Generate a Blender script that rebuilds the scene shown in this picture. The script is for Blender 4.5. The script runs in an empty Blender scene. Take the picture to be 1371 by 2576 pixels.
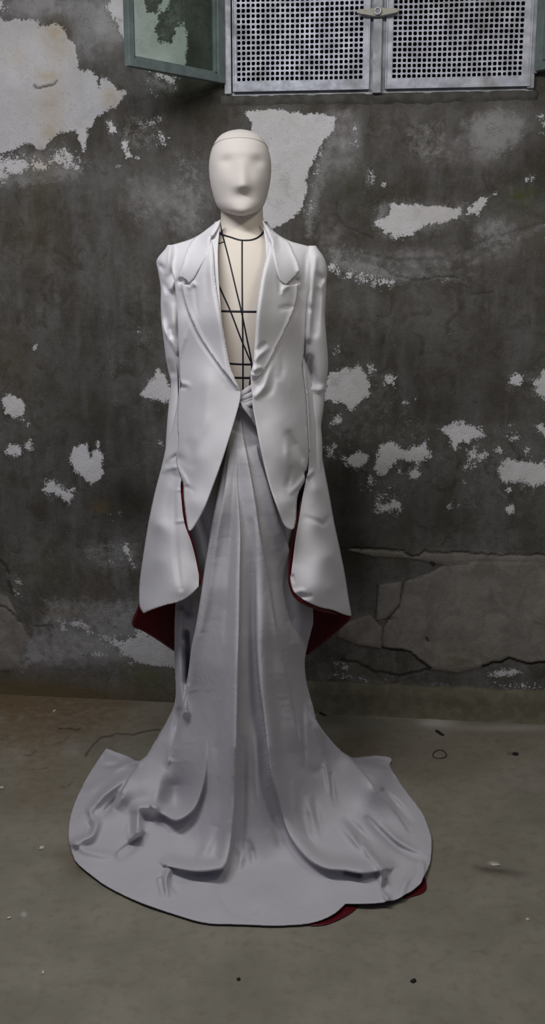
import bpy, bmesh, math, random
import numpy as np
from mathutils import Vector, Matrix
from mathutils.bvhtree import BVHTree
from mathutils.geometry import delaunay_2d_cdt

random.seed(7); rng = np.random.default_rng(7)
SC = bpy.context.scene
COL = SC.collection

# ------------------------------------------------------------------ camera, light, exposure
W, H, F = 1371.0, 2576.0, 2600.0
CH = 1.48                                   # lens height above the floor
TH = math.atan(608.0 / F)                   # tilted down a little
cam_d = bpy.data.cameras.new('camera')
cam_d.sensor_fit = 'VERTICAL'; cam_d.sensor_height = 36.0; cam_d.lens = 36.0 * F / H
cam_d.clip_start = 0.05
cam = bpy.data.objects.new('camera', cam_d); COL.objects.link(cam)
cam.location = (0, 0, CH); cam.rotation_euler = (math.pi / 2 - TH, 0, 0)
SC.camera = cam

world = bpy.data.worlds.new('cellar_air'); SC.world = world; world.use_nodes = True
bg = world.node_tree.nodes['Background']
bg.inputs[0].default_value = (0.80, 0.80, 1.0, 1); bg.inputs[1].default_value = 0.125

def area(name, loc, target, sx, sy, watts, col):
    l = bpy.data.lights.new(name, 'AREA'); l.shape = 'RECTANGLE'; l.size = sx; l.size_y = sy
    l.energy = watts; l.color = col
    o = bpy.data.objects.new(name, l); COL.objects.link(o)
    o.location = loc
    o.rotation_euler = (Vector(target) - Vector(loc)).to_track_quat('-Z', 'Y').to_euler()
    return o
area('ceiling_lamp', (-0.60, 1.45, 2.62), (-0.4, 2.3, 0.9), 1.1, 0.14, 25, (0.97, 0.96, 0.98))
area('warm_lamp', (0.75, 1.15, 2.60), (0.1, 2.5, 1.0), 0.4, 0.14, 6.5, (1.0, 0.92, 0.74))
SC.view_settings.view_transform = 'Standard'; SC.view_settings.look = 'None'
SC.view_settings.gamma = 1.0; SC.view_settings.use_curve_mapping = False
SC.view_settings.exposure = 0.0

# ------------------------------------------------------------------ sight lines: a point of the photograph at a distance of its own
CT, ST = math.cos(TH), math.sin(TH)
def ray(px, py):
    u = (np.asarray(px, float) - W / 2) / F; v = -(np.asarray(py, float) - H / 2) / F
    return u, CT + v * ST, -ST + v * CT
def at_y(px, py, Y):
    dx, dy, dz = ray(px, py); t = np.asarray(Y, float) / dy
    return np.stack([dx * t, dy * t, CH + dz * t], -1)
def y_of_z(px, py, Z):
    dx, dy, dz = ray(px, py); return dy * (np.asarray(Z, float) - CH) / dz
def at_z(px, py, Z): return at_y(px, py, y_of_z(px, py, Z))
def project(P):
    x, y, z = P[..., 0], P[..., 1], P[..., 2] - CH
    d = y * CT - z * ST
    return W / 2 + F * x / d, H / 2 - F * (y * ST + z * CT) / d
WY0, WS = 3.345, -0.117                      # the back wall stands at a slight angle
def wall_y(X): return WY0 + WS * X
def at_wall(px, py, off=0.0):
    dx, dy, dz = ray(px, py); t = (WY0 - off) / (dy - WS * dx)
    return np.stack([dx * t, dy * t, CH + dz * t], -1)

# ------------------------------------------------------------------ small helpers
def tag(o, label=None, cat=None, group=None, kind=None):
    for k, v in (('label', label), ('category', cat), ('group', group), ('kind', kind)):
        if v: o[k] = v
    return o
def link(name, me, mat=None, parent=None, smooth=True):
    o = bpy.data.objects.new(name, me); COL.objects.link(o)
    for m in (mat if isinstance(mat, (list, tuple)) else [mat]):
        if m: me.materials.append(m)
    if smooth:
        me.polygons.foreach_set('use_smooth', [True] * len(me.polygons))
    if parent:
        o.parent = parent; o.matrix_parent_inverse = parent.matrix_world.inverted()
        if parent.type == 'EMPTY': o.matrix_parent_inverse = Matrix.Translation(parent.location).inverted()
        else: o.matrix_parent_inverse = Matrix.Identity(4)
    return o
def mesh(name, V, Fc):
    me = bpy.data.meshes.new(name); me.from_pydata([tuple(map(float, v)) for v in V], [], [tuple(map(int, f)) for f in Fc]); me.update()
    return me
def empty(name, loc):
    o = bpy.data.objects.new(name, None); COL.objects.link(o); o.location = loc; o.empty_display_size = .1
    return o
def from_bm(name, bm, mat, parent=None, smooth=False):
    me = bpy.data.meshes.new(name); bm.to_mesh(me); bm.free()
    return link(name, me, mat, parent, smooth)
def chaikin(pts, n=2):
    P = [(p[0], p[1], len(p) > 2) for p in pts]
    for _ in range(n):
        Q = []
        L = len(P)
        for i in range(L):
            a, b = P[i], P[(i + 1) % L]
            Q.append(a if a[2] else (a[0] * .75 + b[0] * .25, a[1] * .75 + b[1] * .25, False))
            if a[2]: Q.append((a[0] * .75 + b[0] * .25, a[1] * .75 + b[1] * .25, False))
            if not b[2]: Q.append((a[0] * .25 + b[0] * .75, a[1] * .25 + b[1] * .75, False))
            else: Q.append((a[0] * .25 + b[0] * .75, a[1] * .25 + b[1] * .75, False))
        P = Q
    return np.array([(p[0], p[1]) for p in P])
def resample(P, step, closed=True):
    P = np.asarray(P, float)
    if closed: P = np.vstack([P, P[:1]])
    d = np.r_[0, np.cumsum(np.hypot(*np.diff(P, axis=0).T[:2]))]
    n = max(3, int(d[-1] / step)); t = np.linspace(0, d[-1], n, endpoint=not closed)
    return np.stack([np.interp(t, d, P[:, k]) for k in range(P.shape[1])], -1)
def inside(poly, x, y):
    c = np.zeros(x.shape, bool); n = len(poly)
    for i in range(n):
        x0, y0 = poly[i]; x1, y1 = poly[(i + 1) % n]
        if y0 == y1: continue
        k = ((y0 > y) != (y1 > y)) & (x < (x1 - x0) * (y - y0) / (y1 - y0) + x0)
        c ^= k
    return c
def seg_dist(poly, x, y, closed=False):
    """least distance, side (+1 to the left of travel) and place along a polyline"""
    best = np.full(x.shape, 1e9); side = np.ones(x.shape); par = np.zeros(x.shape)
    n = len(poly); m = n if closed else n - 1
    for i in range(m):
        x0, y0 = poly[i][:2]; x1, y1 = poly[(i + 1) % n][:2]
        ex, ey = x1 - x0, y1 - y0; L2 = ex * ex + ey * ey + 1e-9
        t = np.clip(((x - x0) * ex + (y - y0) * ey) / L2, 0, 1)
        d = np.hypot(x - x0 - t * ex, y - y0 - t * ey)
        k = d < best
        best = np.where(k, d, best); par = np.where(k, i + t, par)
        side = np.where(k, np.sign(ex * (y - y0) - ey * (x - x0)), side)
    return best, side, par
def smooth_line(pts, n=12):
    P = np.array([p[:2] for p in pts], float)
    if len(P) < 3: return P
    Q = [P[0]]
    for i in range(len(P) - 1):
        p0, p1, p2, p3 = P[max(i - 1, 0)], P[i], P[i + 1], P[min(i + 2, len(P) - 1)]
        for t in np.linspace(0, 1, n + 1)[1:]:
            Q.append(.5 * ((2 * p1) + (-p0 + p2) * t + (2 * p0 - 5 * p1 + 4 * p2 - p3) * t * t + (-p0 + 3 * p1 - 3 * p2 + p3) * t ** 3))
    return np.array(Q)
REC = None
def fold(x, y, pts, w, amp, kind='g', sharp=2.5, flat=1.6):
    """a crease or ridge of cloth along a line: 'g' rounded, 'l'/'r' soft on that side of the line (seen going along it) and sharp on the other"""
    n = 6; L = smooth_line(pts, n)
    if REC is not None and kind != 'g': REC.append((L, 1 if kind == 'l' else -1, sharp))
    d, s, p = seg_dist(L, x, y)
    amp = np.atleast_1d(np.array(amp, float))
    a = np.interp(p / n if len(pts) > 2 else p, np.linspace(0, len(pts) - 1, len(amp)), amp)
    if kind == 'g': return a * np.exp(-(d / w) ** 2)
    sgn = s if kind == 'r' else -s           # image y runs down: +1 is the right-hand side
    soft = np.exp(-(d / w) ** flat); hard = np.clip(1 - d / sharp, 0, 1)
    return a * np.where(sgn > 0, soft, hard * hard * (3 - 2 * hard))
class TPS:
    def __init__(s, c, lam=1e-4):
        c = np.array(c, float); s.c = c[:, :2] / 500.0; n = len(c)
        K = s.k(s.c) + lam * np.eye(n); P = np.c_[np.ones(n), s.c]
        A = np.block([[K, P], [P.T, np.zeros((3, 3))]])
        s.w = np.linalg.solve(A, np.r_[c[:, 2], 0, 0, 0])
    def k(s, q):
        r2 = ((q[:, None, :] - s.c[None]) ** 2).sum(-1)
        return .5 * r2 * np.log(r2 + 1e-12)
    def __call__(s, x, y):
        q = np.stack([np.ravel(x), np.ravel(y)], -1) / 500.0; out = np.empty(len(q))
        for i in range(0, len(q), 20000):
            b = q[i:i + 20000]; out[i:i + 20000] = s.k(b) @ s.w[:-3] + np.c_[np.ones(len(b)), b] @ s.w[-3:]
        return out.reshape(np.shape(x))
def panel(name, outline, fn, mat, parent, step=4.0, thick=.0025, back_mat=None, ch=2, soften=0):
    """a sheet of cloth: its outline, and its distance everywhere from fn"""
    B = resample(chaikin(outline, ch) if ch else np.array([p[:2] for p in outline], float), step)
    x0, y0 = B.min(0); x1, y1 = B.max(0)
    gx, gy = np.meshgrid(np.arange(x0, x1, step), np.arange(y0, y1, step * .87))
    gx = gx + (np.arange(gx.shape[0]) % 2)[:, None] * step / 2
    gx, gy = gx.ravel(), gy.ravel()
    k = inside(B, gx, gy); gx, gy = gx[k], gy[k]
    d, _, _ = seg_dist(B, gx, gy, True); k = d > step * .55
    gx, gy = gx[k], gy[k]; extra = []
    global REC
    REC = []; fn(B[:2, 0], B[:2, 1]); lines, REC = REC, None
    for L, sg, sh in lines:
        L = resample(L, step * .6, False); T = np.gradient(L, axis=0); T /= np.hypot(T[:, 0], T[:, 1])[:, None] + 1e-9
        N = np.stack([-T[:, 1], T[:, 0]], -1) * sg
        for o_ in (0.0, sh * .5, sh, -step * .6):
            Q = L + N * o_; q = inside(B, Q[:, 0], Q[:, 1]); Q = Q[q]
            if len(Q):
                dq, _, _ = seg_dist(B, Q[:, 0], Q[:, 1], True); extra.append(Q[dq > step * .55])
        k = seg_dist(L, gx, gy)[0] > max(sh, step * .6) + step * .5
        k |= seg_dist(L[[0, -1]], gx, gy)[0] > 1e9
        gx, gy = gx[k], gy[k]
    pts = np.vstack([B, np.stack([gx, gy], -1)] + extra)
    nB = len(B)
    r = delaunay_2d_cdt([Vector(p) for p in pts], [(i, (i + 1) % nB) for i in range(nB)], [], 1, 1e-6)
    V2 = np.array([tuple(v) for v in r[0]]); tri = r[2]
    V = at_y(V2[:, 0], V2[:, 1], fn(V2[:, 0], V2[:, 1]))
    fc = []
    for f in tri:
        a, b, c = (V2[i] for i in f[:3])
        cr = (b[0] - a[0]) * (c[1] - a[1]) - (b[1] - a[1]) * (c[0] - a[0])
        fc.append(tuple(f) if cr < 0 else tuple(reversed(f)))
    me = mesh(name, V, fc)
    o = link(name, me, [mat, back_mat] if back_mat else mat, parent)
    if soften:
        q = o.modifiers.new('soften', 'SMOOTH'); q.factor = .45; q.iterations = soften
    if thick:
        s = o.modifiers.new('thickness', 'SOLIDIFY'); s.thickness = thick; s.offset = -1
        if back_mat: s.material_offset = 1
    return o
def loft(name, rings, mat, parent, cap=True, closed=True, subd=0):
    n = len(rings[0]); V = [p for r in rings for p in r]; Fc = []
    m = n if closed else n - 1
    for i in range(len(rings) - 1):
        for j in range(m):
            a, b = i * n + j, i * n + (j + 1) % n
            Fc.append((a, b, b + n, a + n))
    if cap and closed:
        Fc.append(tuple(range(n))[::-1]); Fc.append(tuple(range((len(rings) - 1) * n, len(rings) * n)))
    o = link(name, mesh(name, V, Fc), mat, parent)
    if subd:
        s = o.modifiers.new('smooth', 'SUBSURF'); s.levels = s.render_levels = subd
    return o
def box_bm(bm, lo, hi, M=None, bevel=0.0):
    r = bmesh.ops.create_cube(bm, size=1.0)['verts']
    for v in r:
        v.co = Vector([lo[i] + (v.co[i] + .5) * (hi[i] - lo[i]) for i in range(3)])
    if bevel:
        es = list({e for v in r for e in v.link_edges})
        q = bmesh.ops.bevel(bm, geom=es, offset=bevel, segments=2, affect='EDGES', profile=.6)
        r = list({v for f in q['faces'] for v in f.verts} | {v for v in r if v.is_valid})
    if M is not None:
        for v in r: v.co = M @ v.co
def tube(name, pts, rad, mat, parent, seg=8, closed=False):
    P = [Vector(p) for p in pts]; n = len(P); rings = []
    rad = rad if hasattr(rad, '__len__') else [rad] * n
    up = Vector((0, 0, 1))
    for i in range(n):
        t = (P[(i + 1) % n] - P[i - 1]) if closed else (P[min(i + 1, n - 1)] - P[max(i - 1, 0)])
        t.normalize(); a = t.cross(up)
        if a.length < 1e-3: a = t.cross(Vector((0, 1, 0)))
        a.normalize(); b = a.cross(t)
        rings.append([P[i] + (a * math.cos(q) + b * math.sin(q)) * rad[i] for q in np.linspace(0, 2 * math.pi, seg, endpoint=False)])
    if closed: rings.append(rings[0])
    return loft(name, rings, mat, parent, cap=not closed)

# ------------------------------------------------------------------ materials
class NT:
    def __init__(s, name):
        s.m = bpy.data.materials.new(name); s.m.use_nodes = True; s.t = s.m.node_tree; s.t.nodes.clear()
        s.out = s.n('ShaderNodeOutputMaterial')
    def n(s, t, **kw):
        x = s.t.nodes.new(t)
        for k, v in kw.items(): setattr(x, k, v)
        return x
    def set(s, sock, v):
        if hasattr(v, 'is_output') or isinstance(v, bpy.types.NodeSocket): s.t.links.new(v, sock)
        else:
            if isinstance(v, tuple) and len(v) == 3 and sock.type == 'RGBA': v = v + (1,)
            sock.default_value = v
    def math(s, op, a, b=0.0, c=None):
        x = s.n('ShaderNodeMath', operation=op); s.set(x.inputs[0], a); s.set(x.inputs[1], b)
        if c is not None: s.set(x.inputs[2], c)
        return x.outputs[0]
    def noise(s, scale, detail=4, rough=.55, vec=None, dist=0.0):
        x = s.n('ShaderNodeTexNoise'); s.set(x.inputs['Scale'], scale); s.set(x.inputs['Detail'], detail); s.set(x.inputs['Roughness'], rough)
        s.set(x.inputs['Distortion'], dist); s.set(x.inputs['Vector'], vec if vec is not None else s.pos())
        return x.outputs[0]
    def pos(s):
        if not hasattr(s, '_p'): s._p = s.n('ShaderNodeTexCoord').outputs['Object']
        return s._p
    def scaled(s, sx, sy, sz):
        x = s.n('ShaderNodeMapping'); s.set(x.inputs[0], s.pos()); x.inputs['Scale'].default_value = (sx, sy, sz); return x.outputs[0]
    def ramp(s, v, lo, hi, a=0.0, b=1.0):
        x = s.n('ShaderNodeMapRange', interpolation_type='SMOOTHSTEP'); s.set(x.inputs[0], v)
        for i, q in enumerate((lo, hi, a, b)): x.inputs[i + 1].default_value = q
        return x.outputs[0]
    def mix(s, f, a, b, mode='MIX'):
        x = s.n('ShaderNodeMix', data_type='RGBA', blend_type=mode); s.set(x.inputs[0], f); s.set(x.inputs[6], a); s.set(x.inputs[7], b); return x.outputs[2]
    def attr(s, name): return s.n('ShaderNodeAttribute', attribute_name=name).outputs['Fac']
    def bump(s, h, strength=.3, dist=.01, normal=None):
        x = s.n('ShaderNodeBump'); s.set(x.inputs['Strength'], strength); s.set(x.inputs['Distance'], dist); s.set(x.inputs['Height'], h)
        if normal is not None: s.set(x.inputs['Normal'], normal)
        return x.outputs[0]
    def bsdf(s, col, rough=.7, normal=None, **kw):
        x = s.n('ShaderNodeBsdfPrincipled'); s.set(x.inputs['Base Color'], col); s.set(x.inputs['Roughness'], rough)
        if normal is not None: s.set(x.inputs['Normal'], normal)
        for k, v in kw.items(): s.set(x.inputs[k], v)
        s.t.links.new(x.outputs[0], s.out.inputs[0]); return s.m
def srgb(r, g, b):
    f = lambda c: (c / 255 / 12.92) if c <= 10 else ((c / 255 + .055) / 1.055) ** 2.4
    return (f(r), f(g), f(b))

def cloth(name, col, weave=900, wr=.25, spec=.2, wscale=9.0):
    n = NT(name)
    c = n.mix(n.ramp(n.noise(14, 3), .3, .7, 0, .12), col, tuple(x * .86 for x in col))
    b1 = n.bump(n.noise(weave, 2), .12, .0015)
    b2 = n.bump(n.noise(wscale, 3, .5, dist=.6), wr, .01, b1)
    return n.bsdf(c, .82, b2, **{'Specular IOR Level': spec, 'Sheen Weight': .15, 'Sheen Roughness': .5})
M_jacket = cloth('white_suiting', (0.755, 0.745, 0.765), wr=.17, wscale=8)
M_skirt = cloth('white_cotton', (0.545, 0.535, 0.56), wr=.30, wscale=16)
M_linen = cloth('cream_linen', (0.76, 0.70, 0.61), weave=1400, wr=.02)
M_head = cloth('pale_linen', (0.66, 0.615, 0.575), weave=1400, wr=.02)
def satin(name, col):
    n = NT(name)
    return n.bsdf(col, .36, n.bump(n.noise(60, 3, dist=1.0), .25, .004), **{'Specular IOR Level': .4})
M_red = satin('red_satin', (0.095, 0.005, 0.009))
def plain(name, col, rough=.6, metal=0.0, var=.12, scale=40):
    n = NT(name)
    c = n.mix(n.ramp(n.noise(scale, 4), .35, .65), col, tuple(x * (1 - var) for x in col))
    return n.bsdf(c, rough, n.bump(n.noise(scale * 6, 3), .1, .002), Metallic=metal)
M_tape = plain('black_tape', (0.012, 0.012, 0.022), .55)
M_seam = plain('seam_thread', (0.45, 0.41, 0.35), .8)
M_steel = plain('stand_steel', (0.35, 0.35, 0.36), .35, .9)
def galvanised(name, col, dirt):
    n = NT(name)
    a = n.noise(26, 5, .6); b = n.noise(7, 3)
    c = n.mix(n.ramp(a, .35, .7), col, tuple(x * .72 for x in col))
    c = n.mix(n.ramp(b, .52, .72, 0, .75), c, dirt)
    return n.bsdf(c, n.ramp(a, .3, .7, .42, .62), n.bump(a, .15, .003), Metallic=.12)
M_grille = galvanised('galvanised_sheet', (0.56, 0.585, 0.665), (0.20, 0.20, 0.175))
M_frame = galvanised('painted_steel', (0.42, 0.44, 0.47), (0.2, 0.2, 0.185))
M_sash = galvanised('green_grey_paint', (0.20, 0.25, 0.24), (0.12, 0.15, 0.14))
M_brass = plain('worn_latch_metal', (0.36, 0.35, 0.30), .5, .3)
M_void = plain('dark_shaft', (0.006, 0.006, 0.010), .9)
def glass():
    n = NT('window_glass')
    t = n.n('ShaderNodeBsdfTransparent'); t.inputs[0].default_value = (0.86, 0.92, 0.88, 1)
    g = n.n('ShaderNodeBsdfGlossy'); g.inputs[0].default_value = (.9, .95, .92, 1); g.inputs[1].default_value = .08
    lw = n.n('ShaderNodeLayerWeight'); lw.inputs[0].default_value = .5
    fr = n.n('ShaderNodeMath', operation='MULTIPLY_ADD'); n.t.links.new(n.math('POWER', lw.outputs['Facing'], 4.0), fr.inputs[0]); fr.inputs[1].default_value = .5; fr.inputs[2].default_value = .025
    m = n.n('ShaderNodeMixShader'); n.t.links.new(fr.outputs[0], m.inputs[0]); n.t.links.new(t.outputs[0], m.inputs[1]); n.t.links.new(g.outputs[0], m.inputs[2])
    n.t.links.new(m.outputs[0], n.out.inputs[0]); return n.m
M_glass = glass()

def wall_material():
    n = NT('mouldy_plaster')
    paint, tone, shade, ochre, moss, plas, crack = (n.attr(a) for a in ('paint', 'tone', 'shade', 'ochre', 'moss', 'plaster', 'crack'))
    fine = n.noise(170, 6, .7); mid = n.noise(38, 6, .62); big = n.noise(6.5, 6, .62, dist=.5)
    blot = n.noise(15, 6, .66, dist=.8)
    drip = n.noise(9, 4, .6, n.scaled(2.2, 2.2, .40)); grit = n.noise(420, 3, .7)
    base = n.mix(n.ramp(big, .3, .7), (0.090, 0.082, 0.068), (0.175, 0.168, 0.155))
    base = n.mix(n.ramp(drip, .42, .72, 0, .7), base, (0.205, 0.200, 0.195))
    base = n.mix(n.ramp(blot, .50, .68, 0, .75), base, (0.070, 0.062, 0.050))
    base = n.mix(n.ramp(mid, .35, .70, 0, .45), base, (0.075, 0.068, 0.058))
    base = n.mix(n.ramp(fine, .585, .74, 0, .7), base, (0.36, 0.345, 0.325))
    base = n.mix(n.ramp(grit, .40, .25, 0, .55), base, (0.040, 0.036, 0.030))
    # broad light or dark weathering and painted shadows, laid out by hand
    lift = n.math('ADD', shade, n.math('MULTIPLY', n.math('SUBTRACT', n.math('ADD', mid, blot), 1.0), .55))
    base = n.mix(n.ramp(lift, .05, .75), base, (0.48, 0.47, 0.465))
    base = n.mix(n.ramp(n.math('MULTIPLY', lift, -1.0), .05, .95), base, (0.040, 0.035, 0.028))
    hz = n.math('ADD', n.attr('haze'), n.math('ADD', n.math('MULTIPLY', n.math('SUBTRACT', mid, .5), 1.0), n.math('MULTIPLY', n.math('SUBTRACT', fine, .5), .8)))
    base = n.mix(n.ramp(hz, .30, .85, 0, .85), base, (0.40, 0.393, 0.385))
    plc = n.mix(n.ramp(blot, .3, .7), (0.20, 0.182, 0.160), (0.30, 0.275, 0.245))
    plc = n.mix(n.ramp(fine, .38, .24, 0, .5), plc, (0.10, 0.09, 0.08))
    base = n.mix(n.ramp(n.math('ADD', plas, n.math('MULTIPLY', n.math('SUBTRACT', fine, .5), .5)), .4, .6), base, plc)
    base = n.mix(n.math('MULTIPLY', moss, n.ramp(mid, .35, .65)), base, (0.115, 0.122, 0.045))
    base = n.mix(n.math('MULTIPLY', ochre, .75), base, (0.14, 0.105, 0.05))
    # remains of the pale paint, broken up by mould
    e = n.math('ADD', n.math('MULTIPLY', n.math('SUBTRACT', mid, .5), 1.1), n.math('MULTIPLY', n.math('SUBTRACT', fine, .5), 1.1))
    pf = n.math('ADD', paint, n.math('MULTIPLY', e, 1.02))
    pm = n.ramp(pf, .34, .50)
    pc = n.mix(n.ramp(big, .3, .7), (0.86, 0.85, 0.86), (0.74, 0.725, 0.71))
    pc = n.mix(n.ramp(blot, .52, .75, 0, .5), pc, (0.47, 0.455, 0.43))
    pc = n.mix(n.ramp(fine, .42, .26, 0, .85), pc, (0.20, 0.19, 0.17))
    pc = n.mix(n.math('MULTIPLY', ochre, n.ramp(mid, .3, .6, .35, .8)), pc, (0.66, 0.52, 0.32))
    pc = n.mix(n.math('ADD', tone, n.math('MULTIPLY', shade, .5)), n.mix(.55, pc, (0.24, 0.235, 0.225)), pc)
    col = n.mix(pm, base, pc)
    col = n.mix(n.math('MULTIPLY', crack, .92), col, (0.015, 0.013, 0.012))
    h = n.math('ADD', n.math('MULTIPLY', pm, .5), n.math('ADD', n.math('MULTIPLY', mid, .6), n.math('MULTIPLY', fine, .6)))
    return n.bsdf(col, .9, n.bump(h, .8, .006), **{'Specular IOR Level': .12})
def floor_material():
    n = NT('stained_concrete')
    shade, ochre, crack = n.attr('shade'), n.attr('ochre'), n.attr('crack')
    fine = n.noise(240, 5, .7); mid = n.noise(30, 5, .6); big = n.noise(4.5, 4, .6)
    c = n.mix(n.ramp(big, .3, .7), (0.225, 0.212, 0.165), (0.285, 0.268, 0.215))
    c = n.mix(n.ramp(mid, .45, .75, 0, .5), c, (0.18, 0.165, 0.13))
    c = n.mix(n.ramp(fine, .60, .8, 0, .4), c, (0.37, 0.345, 0.295))
    c = n.mix(n.ramp(fine, .40, .22, 0, .5), c, (0.12, 0.11, 0.085))
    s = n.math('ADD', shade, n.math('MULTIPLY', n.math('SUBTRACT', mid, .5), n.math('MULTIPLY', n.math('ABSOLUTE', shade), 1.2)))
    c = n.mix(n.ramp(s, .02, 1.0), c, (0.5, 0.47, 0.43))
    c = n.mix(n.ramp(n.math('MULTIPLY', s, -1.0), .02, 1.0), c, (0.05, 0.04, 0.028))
    c = n.mix(n.math('MULTIPLY', ochre, n.ramp(mid, .25, .65, .35, 1)), c, (0.185, 0.13, 0.07))
    c = n.mix(n.math('MULTIPLY', crack, .85), c, (0.022, 0.018, 0.014))
    return n.bsdf(c, .8, n.bump(n.math('ADD', mid, fine), .3, .003), **{'Specular IOR Level': .25})
def board_material():
    n = NT('grimy_cement_skirting')
    mid = n.noise(24, 5, .6); fine = n.noise(200, 4)
    c = n.mix(n.ramp(mid, .35, .7), (0.115, 0.108, 0.068), (0.175, 0.160, 0.115))
    c = n.mix(n.ramp(fine, .6, .8, 0, .4), c, (0.26, 0.24, 0.19))
    return n.bsdf(c, .85, n.bump(mid, .3, .004))
M_wall, M_floor, M_board = wall_material(), floor_material(), board_material()

# ------------------------------------------------------------------ the wall: a fine sheet of plaster with its patches, cracks and steps
def graded(lo, hi, a, b, fine, coarse):
    return np.unique(np.r_[np.arange(lo, a, coarse), np.arange(a, b, fine), np.arange(b, hi + coarse, coarse)].round(5))
S_LEN = math.sqrt(1 + WS * WS)
OPEN = dict(x0=float(at_wall(572, 240)[0]), x1=float(at_wall(1340, 225)[0]), z0=2.005, z1=2.66)
gx = graded(-3.6, 3.6, -.96, .92, .004, .3); gz = graded(0, 3.3, 0.0, 2.30, .004, .25)
GX, GZ = np.meshgrid(gx, gz)
WP = np.stack([GX, wall_y(GX), GZ], -1)
PX, PY = project(WP)

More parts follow.
